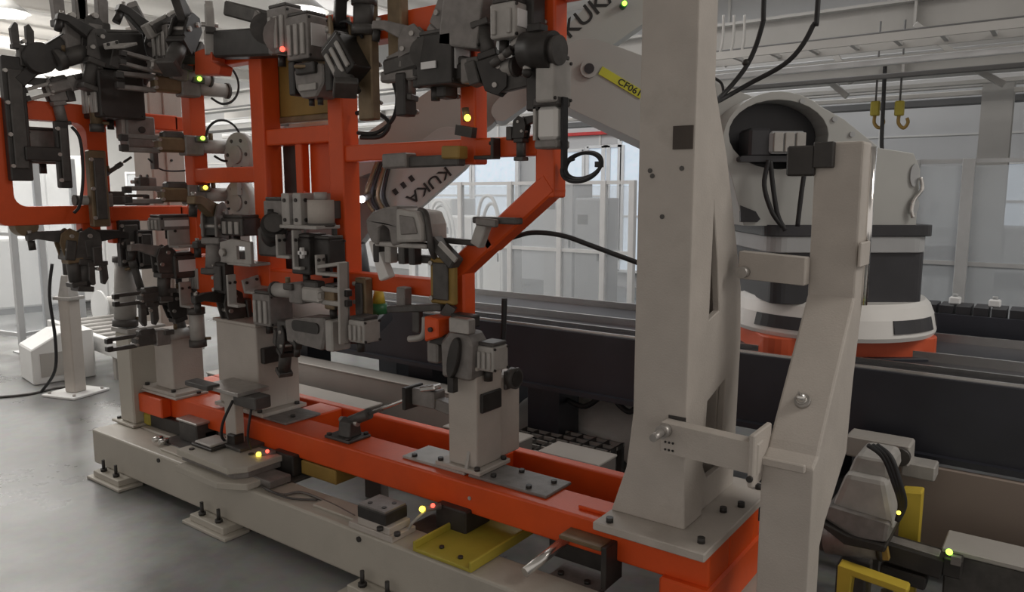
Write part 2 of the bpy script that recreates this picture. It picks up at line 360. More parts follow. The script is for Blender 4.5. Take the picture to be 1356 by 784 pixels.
# ------------------------------------------------------------------ safety fences
def fence(label, pts, h, pane='clear_pane', m='fence_grey', rails=(.08, .95, 1.0), pw=.05):
    t = thing('safety_fence', label, 'fence', (pts[0][0], pts[0][1], 0))
    for p in pts:
        MB().bb(p[0]-pw/2, p[0]+pw/2, p[1]-pw/2, p[1]+pw/2, 0, h).build('post', m, t, world=True, bevel=.004)
        MB().bb(p[0]-.07, p[0]+.07, p[1]-.07, p[1]+.07, 0, .012).build('foot_plate', m, t, world=True)
    for a, b in zip(pts, pts[1:]):
        a3, b3 = Vector((a[0], a[1], 0)), Vector((b[0], b[1], 0)); n = (b3-a3).normalized()
        for k in rails: MB().bar(a3+n*.02+UP*(h*k-.02), b3-n*.02+UP*(h*k-.02), .035, .035).build('rail', m, t, world=True)
        MB().bar(a3+n*.03+UP*(h*.52), b3-n*.03+UP*(h*.52), .006, h*.9).build('pane', pane, t, world=True)
    return t
f0 = at(31, 466, Z=0); f1 = at(66, 459, Z=0); f2 = at(112, 452, Z=0); fm = at(-60, 452, Z=0)
fence('grey framed clear safety fence on the floor at far left', [fm, f0, f1, f2], 1.95, rails=(.1, .62, 1.0), pw=.06)
p0, p1 = at(1205, 300, Y=7.3), at(1277, 300, Y=7.3)
fence('tall hazy glazed safety fence behind the robot track at right', [(-2.3, 7.3), (p0.x, 7.3), (p1.x, 7.3), (p1.x+1.5, 7.3), (p1.x+3, 7.3)], at(1277, 210, Y=7.3).z, 'hazy_pane', rails=(.05, .55, 1.0), pw=.09)
xs = [at(k, 255, Y=6.6).x for k in (548, 610, 676, 742, 800, 838)]
fence('white framed clear safety fence behind the upper orange frame', [(x, 6.6) for x in xs], at(700, 240, Y=6.6).z, 'clear_pane', 'fence_white', (.05, .6, 1.0), .06)
xs = [-15, -13, -11, -9.2]
fence('white framed safety fence far away behind the left orange loop', [(x, 7.6) for x in xs], 2.0, 'clear_pane', 'fence_white', (.05, .55, 1.0), .06)
fence('distant grey safety fence near the pale far wall', [(-17, -1.5), (-17, .5), (-17, 2.5), (-17, 4.5)], 2.1, 'clear_pane', 'fence_grey', (.05, .55, 1.0), .07)

# ------------------------------------------------------------------ background machines
def cabinet(label, c, d, m='machine_white', yaw=0, doors=2, name='control_cabinet'):
    t = thing(name, label, 'cabinet', (c[0], c[1], 0), (0, 0, yaw)); w, dp, h = d
    MB().bb(-w/2, w/2, -dp/2, dp/2, .08, h).build('body', m, t, bevel=.01); MB().bb(-w/2+.03, w/2-.03, -dp/2+.03, dp/2-.03, 0, .08).build('plinth', 'beam_dark', t)
    for i in range(doors):
        a = -w/2+w/doors*i; dd = MB().bb(a+.01, a+w/doors-.01, -dp/2-.018, -dp/2, .1, h-.02).build('door', m, t, bevel=.006)
        MB().bb(a+w/doors-.07, a+w/doors-.05, -dp/2-.035, -dp/2-.018, h*.48, h*.58).build('handle', 'beam_dark', dd)
    MB().bb(-w/2+.05, -w/2+.2, -dp/2-.022, -dp/2-.017, h*.78, h*.86).build('display', 'beam_dark', t)
    return t
c = at(790, 330, Y=8.6); cabinet('tall grey control cabinet behind the hanging black cable coil', (c.x, 8.6), (.42, .4, at(790, 262, Y=8.6).z), 'machine_grey', doors=1)
c = at(752, 330, Y=9.2); cabinet('pale tall cabinet right of the orange frame', (c.x, 9.2), (.5, .5, 1.75), 'wall_grey', doors=1)
c = at(640, 330, Y=9.0); cabinet('white low cabinet behind the middle robot arm', (c.x, 9.0), (1.1, .5, 1.25))
c = at(585, 330, Y=9.8); cabinet('white cabinet with two doors deep behind the weld gun', (c.x, 9.8), (1.0, .6, 1.5))
c = at(1330, 350, Y=9.4); cabinet('grey machine cabinet behind the hazy glazing at right', (c.x, 9.4), (1.4, .7, 1.25), 'machine_grey')
c = at(1240, 350, Y=9.8); cabinet('narrow grey cabinet behind the glazing next to the robot', (c.x, 9.8), (.5, .5, 1.35), 'machine_grey', doors=1)
c = at(1195, 350, Y=10); cabinet('pale grey cabinet half hidden by the robot shoulder', (c.x, 10), (.6, .5, 1.5), 'wall_grey')
cabinet('long white machine housing far beyond the left fence', (-14.2, 3.2), (3.2, 1.2, 1.55), 'machine_white', PI/2*.9, doors=4, name='machine_housing')
cabinet('tall white machine housing beyond the left orange loop', (-16.5, 6.2), (2.6, 1.5, 2.3), 'machine_white', PI/2*.8, doors=3, name='machine_housing')
cabinet('low white machine housing behind the white floor post', (-11.5, 4.9), (2.2, .9, 1.0), 'machine_white', PI/2*.9, doors=3, name='machine_housing')
# small monitors / boxes behind the glazing
for k, (px, py, w, h, lab) in enumerate([(1232, 345, .26, .3, 'small dark screen on the left behind the glazing'), (1262, 345, .3, .3, 'small dark screen beside the glazing post'), (1340, 372, .3, .18, 'small dark box behind the glazing at the far right')]):
    p = at(px, py, Y=7.9); t = thing('monitor', lab, 'monitor', (p.x, p.y, 0))
    MB().bb(-w/2, w/2, -.03, .03, p.z-h/2, p.z+h/2).build('housing', 'machine_grey', t, bevel=.01); MB().bb(-w/2+.02, w/2-.02, -.035, -.03, p.z-h/2+.02, p.z+h/2-.02).build('screen', 'robot_black', t)
    MB().bb(-.025, .025, -.02, .02, .02, p.z-h/2).build('stand', 'machine_grey', t); MB().bb(-.16, .16, -.14, .14, 0, .02).build('foot', 'machine_grey', t)
# tangle of pale hoses on a stand behind the middle frame
p = at(600, 300, Y=7.6)
for k, (dx, top, sw, lab) in enumerate(((-.45, .62, .30, 'leftmost pale hose arching in the bright background behind the weld gun'), (-.1, .5, -.25, 'pale hose bowed left in the bright background behind the weld gun'), (.25, .75, .28, 'tallest pale hose arching behind the weld gun'), (.6, .55, -.2, 'rightmost pale hose arching behind the weld gun'))):
    x_ = p.x+dx; y_ = 7.6+.08*k
    tag(MB().tube([(x_, y_, 0), (x_, y_, .8), (x_+sw*.3, y_, p.z+top*.4), (x_+sw, y_, p.z+top*.5), (x_+sw*1.5, y_, p.z), (x_+sw*1.6, y_, .7), (x_+sw*1.6, y_, 0)], .022).build('pale_hose', 'machine_white'), lab, 'hose')

# ------------------------------------------------------------------ left floor objects
b = at(101, 521, Z=0)
t = thing('floor_post', 'slim white floor post with flange plate and cables at left', 'post', b, (0, 0, .3))
MB().bb(-.17, .17, -.17, .17, 0, .02).build('flange_plate', 'machine_white', t, bevel=.004)
MB().bb(-.055, .055, -.055, .055, .02, .78).build('column', 'beige_paint', t, bevel=.008)
MB().add([(-.055,-.055,.78),(.055,-.055,.78),(.055,.055,.78),(-.055,.055,.78),(-.03,-.03,.96),(.03,-.03,.96),(.03,.03,.96),(-.03,.03,.96)], [(0,3,2,1),(4,5,6,7),(0,1,5,4),(1,2,6,5),(2,3,7,6),(3,0,4,7)]).build('tapered_head', 'light_grey', t, bevel=.006)
MB().bb(-.09, .09, -.07, .07, .765, .79).build('collar', 'light_grey', t, bevel=.003)
MB().cyl((0, 0, .96), (0, 0, 1.12), .025).build('tip', 'dark_grey', t)
MB().tube([(-.06, -.07, 1.05), (-.09, -.09, .8), (-.08, -.08, .45), (-.09, -.1, .2), (-.25, -.1, .02)], .012).build('cable', 'rubber', t)
bolts(t, [(sx*.13, sy*.13, .02) for sx in (-1, 1) for sy in (-1, 1)], .012, .015, 'steel', world=False)
b = at(45, 511, Z=0)
t = thing('floor_console', 'low white console with sloping top on the floor at left', 'console', b, (0, 0, -.15))
MB().prism([(-.48, 0), (0, 0), (0, .30), (-.22, .42), (-.48, .42)], ((0,0,0), (0,-1,0), (0,0,1), (1,0,0)), -.42, 0).build('housing', 'machine_white', t, bevel=.01)
MB().box((.002, .2, .16), (.006, .28, .2)).build('side_cover', 'duct_grey', t)
MB().cyl((.0, .30, .07), (.05, .30, .07), .05).build('cable_gland', 'dark_grey', t)
b = at(128, 492, Z=0)
t = thing('floor_conveyor', 'low white roller frame on the floor behind the floor post', 'conveyor', b, (0, 0, -.1))
MB().bb(-1.2, .7, -.02, .04, .20, .34).build('side_beam', 'machine_white', t, bevel=.006); MB().bb(-1.2, .7, .62, .68, .20, .34).build('side_beam', 'machine_white', t, bevel=.006)
for k in range(9): MB().cyl((-1.1+k*.21, .04, .3), (-1.1+k*.21, .62, .3), .035, n=12).build('roller', 'light_grey', t)
for x in (-1.0, -.3, .4):
    for y in (0, .62): MB().bb(x, x+.06, y, y+.06, 0, .2).build('leg', 'duct_grey', t)
MB().bb(-1.2, .7, .62, .66, .34, .62).build('guard_panel', 'machine_white', t)
b = at(148, 440, Z=0)
t = thing('drum_reel', 'small pale reel lying behind the floor conveyor', 'reel', b)
MB().cyl((0, -.1, .3), (0, .1, .3), .12, n=20).build('drum', 'light_grey', t); MB().cyl((0, -.12, .3), (0, -.1, .3), .2, n=20).build('flange', 'machine_white', t); MB().cyl((0, .1, .3), (0, .12, .3), .2, n=20).build('flange', 'machine_white', t)
MB().bb(-.25, .25, -.16, .16, 0, .1).build('cradle', 'machine_white', t)
tag(MB().tube([at(0, 526, Z=.008), at(40, 522, Z=.008), at(75, 514, Z=.008), at(110, 512, Z=.008)], .012).build('floor_cable', 'dark_grey'), 'dark cable lying across the floor at left edge', 'cable')

# ================================================================== ROBOT TRACK
TY0, TY1, TZ0, TZ1 = 3.45, 4.75, .50, .85
t = thing('robot_track', 'long black robot travel track running behind the whole fixture', 'track', (-4, 4.1, 0))
MB().bb(-5.3, 4, TY0, TY0+.06, TZ0, TZ1).build('front_panel', 'track_black', t, world=True, bevel=.004)
MB().bb(-5.3, 4, TY0+.06, TY1, TZ1-.10, TZ1-.03).build('deck', 'track_black', t, world=True, bevel=.004)
MB().bb(-5.3, 4, TY1-.06, TY1, TZ0, TZ1-.1).build('rear_panel', 'track_black', t, world=True)
MB().bb(-5.3, 4, TY0-.035, TY0, TZ0+.005, TZ0+.03).build('bottom_flange', 'track_black', t, world=True)
for y, z, w in ((TY0+.015, TZ1+.012, .012), (TY0+.17, TZ1+.012, .014), (TY0+.48, TZ1+.012, .02), (TY1-.25, TZ1+.012, .02)):
    MB().bb(-5.3, 4, y, y+w, TZ1-.03, z).build('guide_rail', 'bright_steel', t, world=True)
for x in [-4.6, -3.35, -2.38, -1.0, .6, 2.4]:
    MB().bb(x-.11, x+.11, TY0+.08, TY0+.3, 0, TZ1-.1).build('support_leg', 'track_black', t, world=True, bevel=.004)
    MB().bb(x-.11, x+.11, TY1-.3, TY1-.08, 0, TZ1-.1).build('support_leg', 'track_black', t, world=True, bevel=.004)
# brown cover panels under the right part of the track
for k, (a, b) in enumerate([(-.62, .1), (.12, .9), (.92, 2.2)]):
    MB().bb(a, b, TY0-.05, TY0-.02, .12, TZ0-.01).build('cover_panel', 'track_panel', t, world=True, bevel=.004)
# energy chain along the rear of the track
zc = at(1290, 400, Y=5.0).z
t = thing('energy_chain', 'black energy chain in its trough behind the track', 'cable chain', (-4, 5.0, 0))
MB().bb(-.75, 4, 4.86, 5.16, zc-.16, zc-.13).build('trough', 'robot_black', t, world=True); MB().bb(-.75, 4, 4.84, 4.86, zc-.18, zc-.06).build('trough_side', 'track_black', t, world=True)
for i in range(54): MB().bb(-.74+i*.085, -.74+i*.085+.07, 4.9, 5.1, zc-.13, zc-.02).build('chain_link', 'robot_black', t, world=True)
for x in (-.6, 1.6, 3.6): MB().bb(x-.04, x+.04, 4.96, 5.06, 0, zc-.16).build('leg', 'beam_grey', t, world=True)
for k, px in enumerate((1265, 1318)):
    p = at(px, 395, Y=5.0); t = thing('pale_sensor', ['small pale sensor on the energy chain left of the other', 'small pale sensor on the energy chain at far right'][k], 'sensor', (p.x, 5.0, zc-.02))
    MB().box((0, 0, .022), (.06, .05, .044)).build('body', 'fence_white', t, bevel=.008); MB().cyl((0, 0, .044), (0, 0, .06), .014).build('cap', 'machine_grey', t)
zb = at(740, 399, Y=5.25).z
t = thing('guard_rail', 'low white guard rail running behind the robot track', 'rail', (-4, 5.25, 0))
MB().bb(-6.2, -1.3, 5.23, 5.28, zb-.07, zb+.03).build('rail', 'fence_white', t, world=True, bevel=.006)
for x in (-6, -5, -3, -1.5): MB().bb(x-.04, x+.04, 5.28, 5.34, 0, zb).build('post', 'fence_grey', t, world=True)
# floor ducts between fixture and track
def duct(label, x0, x1, y0, y1, z0, z1, m='duct_grey', name='cable_duct'):
    t = thing(name, label, 'duct', ((x0+x1)/2, (y0+y1)/2, 0))
    MB().bb(x0, x1, y0, y1, z0, z1-.012).build('channel', 'duct_dark' if m == 'split' else m, t, world=True, bevel=.004); MB().bb(x0-.004, x1+.004, y0-.006, y1+.006, z1-.012, z1).build('lid', 'duct_grey' if m == 'split' else m, t, world=True, bevel=.003)
    for x in (x0+.12, x1-.16): MB().bb(x, x+.04, y0+.02, y1-.02, 0, z0).build('foot', 'dark_grey', t, world=True)
    return t
duct('long pale floor duct behind the left part of the orange base', -5.2, -2.75, 3.3, 3.44, .05, .42)
duct('pale topped dark floor duct just behind the rear orange rail', -5.0, at(527, 527, Z=.30).x, 3.02, 3.20, .04, .30, 'split')
duct('short dark floor duct with white lid beside the main pillar', at(740, 575, Z=.30).x+.06, at(828, 595, Z=.30).x, 3.06, 3.24, .04, .30, 'split')
duct('short pale floor duct between the middle pedestal and the track', -2.75, -2.25, 3.08, 3.24, .04, .30, 'split')
# grey mesh grating
p = at(735, 570, Z=.22)
t = thing('floor_grating', 'dark step grating on the floor between pedestal and pillar', 'grating', (-2.1, 3.4, 0))
for i in range(8): MB().bb(-2.5+i*.085, -2.5+i*.085+.012, 3.14, 3.62, .20, .225).build('bearing_bar', 'dark_grey', t, world=True)
for i in range(7): MB().bb(-2.5, -1.89, 3.14+i*.077, 3.152+i*.077, .207, .225).build('cross_bar', 'light_grey', t, world=True)
for x in (-2.5, -1.92):
    for y in (3.15, 3.58): MB().bb(x, x+.03, y, y+.03, 0, .2).build('leg', 'dark_grey', t, world=True)
# white sheet heaped behind the track legs
p = at(795, 540, Z=.2)
bm = MB(); vs = []; fs = []; n = 15
for i in range(n):
    for j in range(n):
        u, v = i/(n-1)*2-1, j/(n-1)*2-1; r2 = max(0, 1-(u*u+v*v)*.62)
        vs.append((p.x+u*.55, 4.15+v*.36, .02+.36*r2**.8+.03*math.sin(7*u+3*v)*math.cos(6*v-2*u)*r2))
for i in range(n-1):
    for j in range(n-1): fs.append((i*n+j, (i+1)*n+j, (i+1)*n+j+1, i*n+j+1))
o = bm.add(vs, fs, True).build('dust_sheet', 'white_sheet'); o.modifiers.new('thickness', 'SOLIDIFY').thickness = .006
tag(o, 'crumpled white sheet heaped under the robot track', 'sheet')
for k, (a, lab) in enumerate([([(752, 530), (775, 538), (800, 520), (812, 500)], 'black hose drooping in front of the white sheet'), ([(800, 500), (815, 530), (832, 545), (842, 540)], 'black hose drooping beside the main pillar under the track')]):
    tag(MB().tube([at(*q, Y=3.62) for q in a], .016).build('black_hose', 'rubber'), lab, 'hose')

# ================================================================== ROBOTS
def teardrop(c0, r0, c1, r1, n=18):
    (x0, y0), (x1, y1) = c0, c1; d = math.hypot(x1-x0, y1-y0); a = math.atan2(y1-y0, x1-x0); b = math.acos((r0-r1)/d)
    p = [(x0+r0*math.cos(a+b+(2*PI-2*b)*i/n), y0+r0*math.sin(a+b+(2*PI-2*b)*i/n)) for i in range(n+1)]
    p += [(x1+r1*math.cos(a-b+2*b*i/n), y1+r1*math.sin(a-b+2*b*i/n)) for i in range(n+1)]
    return p
RD = 3.85
def robot_frame(px, d):
    ctr = FW*d + RT*((px-678)/1009*d); return ctr
ctr = robot_frame(1108, RD)
# local axes of the robot: x = to the right of the photo, y = away, z up
yaw = math.atan2(RT.y, RT.x)
ctr0 = ctr.copy()
rb = thing('industrial_robot', 'large grey industrial robot on a black and red base riding the track', 'robot', (ctr.x, ctr.y, TZ1-.03), (0, 0, yaw))
def RP(px, py, y=0.0):
    r = RT*(px-678)+UPP*(392-py)+FWP*FPX; k = (RD+y)/r.dot(FW); q = Vector((0, 0, CH))+r*k
    return ((q-Vector((ctr0.x, ctr0.y, 0))).dot(RT), q.z-(TZ1-.03))
def Z(py, y=0.0): return RP(1108, py, y)[1]
def Xr(px, y=0.0): return RP(px, 255, y)[0]
MB().prism(rrect(-.44, .40, -.36, .45, .1), XY, 0, .10).build('base_carriage', 'robot_red', rb, bevel=.01)
MB().bb(-.48, .44, -.40, .5, -.02, .012).build('mounting_plate', 'track_black', rb, bevel=.004)
# white flared ring
rg = MB(); prof = [(.475, .10), (.485, .12), (.47, .20), (.45, .25), (.43, .27)]
n = 40
for i, (r, z) in enumerate(prof[:-1]):
    r2, z2 = prof[i+1]; rg.cyl((0, 0, z), (0, 0, z2), r, r2, n=n, caps=False)
rg.cyl((0, 0, .26), (0, 0, .27), .43, n=n)
ring = rg.build('turntable_ring', 'robot_white', rb)
for a in (-PI/2-.88, -PI/2+.50, -PI/2+1.35, PI/2-.6, PI/2+.6):
    s = MB()
    for k in range(7):
        t0 = a+(k-3.5)*.085; t1 = t0+.085
        vs = []
        for tt in (t0, t1):
            for z, r in ((.14, .482), (.20, .468)):
                vs.append((math.cos(tt)*(r+.006), math.sin(tt)*(r+.006), z)); vs.append((math.cos(tt)*(r-.04), math.sin(tt)*(r-.04), z))
        s.add(vs, [(0,2,6,4),(1,5,7,3),(0,4,5,1),(2,3,7,6),(0,1,3,2),(4,6,7,5)])
    s.build('slot_opening', 'robot_black', ring)
# black rotating body
F_ = -.36
MB().prism(rrect(-.42, Xr(1230, -.3), -.34, .40, .06), XY, .26, Z(335, F_)).build('rotating_body', 'robot_black', rb, bevel=.015)
MB().prism(rrect(-.45, Xr(1230, -.3), -.36, .40, .08), XY, Z(335, F_), Z(313, F_)).build('grey_band', 'machine_grey', rb, bevel=.01)
MB().prism(rrect(-.47, Xr(1234, -.3), -.37, .42, .06), XY, Z(313, F_), Z(298, F_)).build('top_deck', 'robot_black', rb, bevel=.01)
# shoulder casting with recess
def Q(px, py, y=-.34): return RP(px, py, y)
sh = [Q(985, 299), Q(1213, 299), Q(1216, 262), Q(1219, 225), Q(1210, 203), Q(1165, 196), Q(1118, 158)]
sh += [Q(1033+76*math.cos(a), 187-66*math.sin(a)) for a in [math.radians(x) for x in range(44, 200, 9)]]
sh += [Q(970, 240)]
hole = [Q(1031+66*math.cos(a), 178-46*math.sin(a)) for a in [2*PI*i/28 for i in range(28)]]
sc = MB().prism(sh, XZ, -.34, -.18, [hole]).build('shoulder_casting', 'robot_grey', rb, bevel=.02, seg=2)
MB().prism(sh, XZ, -.18, .30).build('shoulder_core', 'robot_grey', rb, bevel=.02, seg=2)
hc = Q(1031, 178); MB().prism([(hc[0]+(x-hc[0])*.985, hc[1]+(z-hc[1])*.985) for x, z in hole], XZ, -.20, -.175).build('recess_floor', 'robot_black', rb)
m0 = Q(1035, 190); mo = MB().box((m0[0], -.32, m0[1]), (.16, .2, .10)).build('shoulder_motor', 'machine_grey', rb, bevel=.012)
m1 = Q(1001, 190); MB().box((m1[0], -.32, m1[1]), (.10, .17, .13)).build('motor_flange', 'robot_black', mo, bevel=.012)
for dx in (-.045, .005, .055): MB().box((m0[0]+dx, -.425, m0[1]), (.042, .015, .085)).build('fin', 'light_grey', mo, bevel=.003)
MB().prism(rrect(Q(975, 214)[0], Q(1085, 214)[0], Q(1030, 215)[1], Q(1030, 207)[1], .012), XZ, -.40, -.2).build('recess_sill', 'robot_black', rb)
MB().prism([Q(980, 272), Q(1000, 280), Q(1006, 290), Q(1002, 294), Q(980, 294)], XZ, -.35, -.33).build('vent', 'robot_black', rb)
for i, py in enumerate((232, 272)):
    c_ = Q(1210, py); MB().prism([(c_[0]+.02*math.cos(a), c_[1]+.052*(1-.3*i)*math.sin(a)) for a in [2*PI*k/18 for k in range(18)]], XZ, -.35, -.325).build('oval_opening', 'machine_grey', rb)
MB().tube([(Q(x, y)[0], -.36, Q(x, y)[1]) for x, y in ((1216, 235), (1218, 250), (1208, 264), (1204, 278), (1206, 288))], .009).build('bright_trim', 'bright_steel', rb)
for a in ([(1018, 212), (1012, 245), (1022, 280), (1036, 300)], [(1020, 212), (1024, 250), (1030, 285), (1040, 305)], [(1068, 212), (1062, 250), (1056, 300)]):
    MB().tube([(Q(x, y, -.42)[0], -.42, Q(x, y, -.42)[1]) for x, y in a], .011).build('motor_cable', 'rubber', rb)
for q_ in ((1062, 128), (1105, 152), (1128, 172), (1150, 195)): c_ = Q(*q_); MB().cyl((c_[0], -.35, c_[1]-.02), (c_[0], -.335, c_[1]-.02), .012).build('bolt', 'machine_grey', rb)
# link arm up to the elbow (behind the pillar) and forearm with lettering
def slab_arm(parent, p, q, r0, r1, y0, y1, m, name):
    return MB().prism(teardrop(p, r0, q, r1), XZ, y0, y1).build(name, m, parent, bevel=.03, seg=3)
el = RP(778, 100, -.12); sp = RP(1040, 210, -.12)
slab_arm(rb, el, sp, .175, .22, -.12, .16, 'robot_grey', 'link_arm')
c_ = RP(780, 91, -.14); ringc = MB().cyl((c_[0], -.145, c_[1]), (c_[0], -.118, c_[1]), .042, n=24).build('pivot_ring', 'robot_grey', rb)
MB().cyl((c_[0], -.152, c_[1]), (c_[0], -.14, c_[1]), .024, n=20).build('pivot_hole', 'robot_black', ringc)
l0, l1 = RP(795, 93, -.124), RP(850, 126, -.124); dv = Vector((l1[0]-l0[0], 0, l1[1]-l0[1])); LL = dv.length; dv.normalize(); wd = lambda v: (rb.matrix_basis.to_3x3() @ Vector(v))
nv = Vector((-dv.z, 0, dv.x))
MB().box(((l0[0]+l1[0])/2, -.124, (l0[1]+l1[1])/2), (LL, .008, .040), Matrix((dv, Vector((0, 1, 0)), nv)).transposed()).build('yellow_label', 'label_yellow', rb)
l2 = RP(834, 116, -.129); text('CF061', .042, 'ink', rb, rb.matrix_basis @ Vector((l2[0], -.129, l2[1])), (wd(dv), wd(nv), wd((0, -1, 0))), 'label_lettering', sx=1.15)
fa0, fa1 = RP(664, 148, .05), RP(872, -32, .05)
slab_arm(rb, fa0, fa1, .05, .15, .0, .26, 'robot_grey', 'forearm')
d2 = Vector((fa1[0]-fa0[0], 0, fa1[1]-fa0[1])).normalized(); n2 = Vector((-d2.z, 0, d2.x))
l3 = RP(783, 14, -.004); text('KUKA', .11, 'ink', rb, rb.matrix_basis @ Vector((l3[0], -.004, l3[1])), (wd(d2), wd(n2), wd((0, -1, 0))), 'lettering', sx=1.15)
c_ = RP(826, 6, -.04); MB().cyl((c_[0], -.06, c_[1]), (c_[0], 0, c_[1]), .016).build('fitting', 'led_off_green', rb); MB().sphere((c_[0], -.065, c_[1]), .012).build('lamp', 'led_green', rb)
MB().prism(circ(el[0], el[1], .13), XZ, -.115, .25).build('elbow_joint', 'machine_grey', rb, bevel=.01)
# middle robot
d2r = 4.15; RD2 = d2r
ctr = robot_frame(560, d2r)
rm = thing('industrial_robot', 'grey industrial robot behind the orange posts with its arm folded down', 'robot', (ctr.x, ctr.y, TZ1-.03), (0, 0, yaw))
def Z2(py): return CH+(255-py)/1009*d2r-(TZ1-.03)
def X2(px): return (px-560)/1009*d2r
BX = X2(418)
MB().bb(BX-.34, BX+.34, -.3, .4, 0, .10).build('base_carriage', 'robot_black', rm, bevel=.01)
MB().cyl((BX, .05, .1), (BX, .05, .28), .33, .30, n=32).build('turntable_ring', 'robot_white', rm)
MB().cyl((BX, .05, .28), (BX, .05, .50), .28, .25, n=32).build('rotating_body', 'robot_black', rm)
MB().prism(teardrop((BX, .55), .20, (X2(560), Z2(160)), .13), XZ, .1, .34).build('link_arm', 'robot_grey', rm, bevel=.03, seg=3)
MB().prism(teardrop((X2(480), Z2(215)), .085, (X2(628), Z2(140)), .16), XZ, -.16, .1).build('forearm', 'robot_grey', rm, bevel=.03, seg=3)
MB().prism(teardrop((X2(600), Z2(205)), .12, (X2(534), Z2(258)), .13), XZ, -.30, -.14).build('wrist_arm', 'robot_grey', rm, bevel=.03, seg=3)
d3 = Vector((X2(535)-X2(598), 0, Z2(265)-Z2(218))).normalized(); n3 = Vector((-d3.z, 0, d3.x)); w3 = lambda v: rm.matrix_basis.to_3x3() @ Vector(v)
text('KUKA', .075, 'ink', rm, rm.matrix_basis @ Vector((X2(576), -.304, Z2(246))), (w3(d3), w3(n3), w3((0, -1, 0))), 'lettering', sx=1.3)
for k in range(3): MB().box((X2(555-10*k), -.303, Z2(238+8*k)), (.022, .004, .03), Matrix((d3, Vector((0, 1, 0)), n3)).transposed()).build('stencil_mark', 'ink', rm)
for k in range(4): MB().tube([(X2(520)+.02*k, -.32, Z2(205)), (X2(508)+.025*k, -.34, Z2(235)), (X2(500)+.03*k, -.33, Z2(262)), (X2(512)+.03*k, -.3, Z2(285))], .010).build('dress_hose', 'rubber' if k % 2 else 'bronze', rm)
sp_ = MB().sphere((X2(498), -.40, Z2(263)), .017).build('weld_spark', 'weld_spark', rm)
MB().cyl((X2(498), -.38, Z2(263)), (X2(510), -.3, Z2(255)), .016).build('lamp_neck', 'dark_grey', rm)

# ================================================================== FIXTURE BASE
BY0, BY1, BZ0, BZ1 = 1.95, 2.13, .05, .25
t = thing('base_frame', 'long beige welded floor frame standing on foot plates along the fixture', 'frame', (-2.5, 2.5, 0))
MB().bb(-4.45, -.75, BY0, BY1, BZ0, BZ1).build('front_beam', 'beam_paint', t, world=True, bevel=.01, seg=2)
MB().bb(-4.45, -3.93, BY1, 2.86, BZ0, BZ1+.003).build('end_beam', 'beam_paint', t, world=True, bevel=.01)
MB().bb(-3.93, -.75, 2.86, 2.95, BZ0, .2).build('rear_beam', 'beam_paint', t, world=True, bevel=.01)
MB().bb(-.93, -.75, BY1, 2.86, BZ0, .19).build('end_beam', 'beam_paint', t, world=True, bevel=.01)
for x in (-4.18, -3.2, -2.07, -1.0):
    fp = MB().bb(x-.18, x+.18, 1.865, 2.0, 0, .016).build('foot_plate', 'beam_paint', t, world=True, bevel=.003)
    MB().bb(x-.14, x+.14, 1.885, 2.0, .016, .05).build('foot_block', 'beam_paint', fp, world=True, bevel=.003)
    for dx in (-.08, .06):
        MB().cyl((x+dx, 1.915, .05), (x+dx, 1.915, .115), .009, n=8).cyl((x+dx, 1.915, .05), (x+dx, 1.915, .066), .018, n=6).build('levelling_bolt', 'black', fp, world=True)
# welded plates on the beam top
for a in ((-3.78, -3.25, 1.99, 2.16), (-2.55, -2.2, 2.0, 2.11)):
    MB().bb(a[0], a[1], a[2], a[3], BZ1, BZ1+.012).build('weld_plate', 'beam_paint', t, world=True, bevel=.003)
bolts(t, [(-3.72, 1.955, .22), (-2.2, 1.955, .22)], .012, .012, axis=(0, -1, 0))
t2 = thing('wiring_harness', 'thin grey wires lying along the beige floor beam', 'cable', (-2.6, 2.06, BZ1))
MB().tube([at(352, 648, Z=.262), at(375, 655, Z=.258), at(400, 652, Z=.258), at(440, 668, Z=.258), at(470, 684, Z=.258)], .006).build('wire', 'duct_dark', t2, world=True)
MB().tube([at(345, 643, Z=.262), at(360, 651, Z=.275), at(385, 660, Z=.258), at(420, 662, Z=.258)], .005).build('wire', 'dark_grey', t2, world=True)

# layered docking table on the beam (left)
t = thing('dock_table', 'stack of thick beige shim plates with steel pad on the floor beam', 'shim plates', (-3.1, 2.05, BZ1))
MB().prism([(-3.42, 1.87), (-3.05, 1.86), (-2.92, 1.93), (-2.92, 2.1), (-3.42, 2.1)], XY, .252, .285).build('lower_plate', 'beam_paint', t, world=True, bevel=.004)
MB().prism([(-3.46, 1.93), (-3.02, 1.93), (-2.98, 1.98), (-2.98, 2.16), (-3.46, 2.16)], XY, .285, .315).build('spacer', 'grey_cast', t, world=True, bevel=.003)
MB().prism([(-3.47, 1.91), (-3.02, 1.90), (-2.97, 1.97), (-2.97, 2.17), (-3.47, 2.17)], XY, .315, .345).build('upper_plate', 'beam_paint', t, world=True, bevel=.004)
MB().bb(-3.05, -2.85, 2.0, 2.12, .254, .29).build('stop_block', 'grey_cast', t, world=True, bevel=.004)
bolts(t, [(-3.1, 2.08, .345), (-3.4, 1.95, .345)], .014, .006)
t = thing('clamp_pad', 'low black clamp pad with steel top lying on the shim plates', 'clamp pad', (-3.4, 2.0, .345))
MB().bb(-3.46, -3.28, 1.98, 2.12, .345, .36).build('pad_base', 'black', t, world=True, bevel=.004); MB().bb(-3.44, -3.3, 1.99, 2.11, .36, .372).build('pad_top', 'light_grey', t, world=True, bevel=.004)
MB().bb(-3.30, -3.24, 2.08, 2.14, .345, .41).build('side_jaw', 'black', t, world=True, bevel=.005)
t = thing('dock_block', 'dark steel docking block with fittings between beam and orange rail at left', 'dock', (-3.75, 2.12, BZ1))
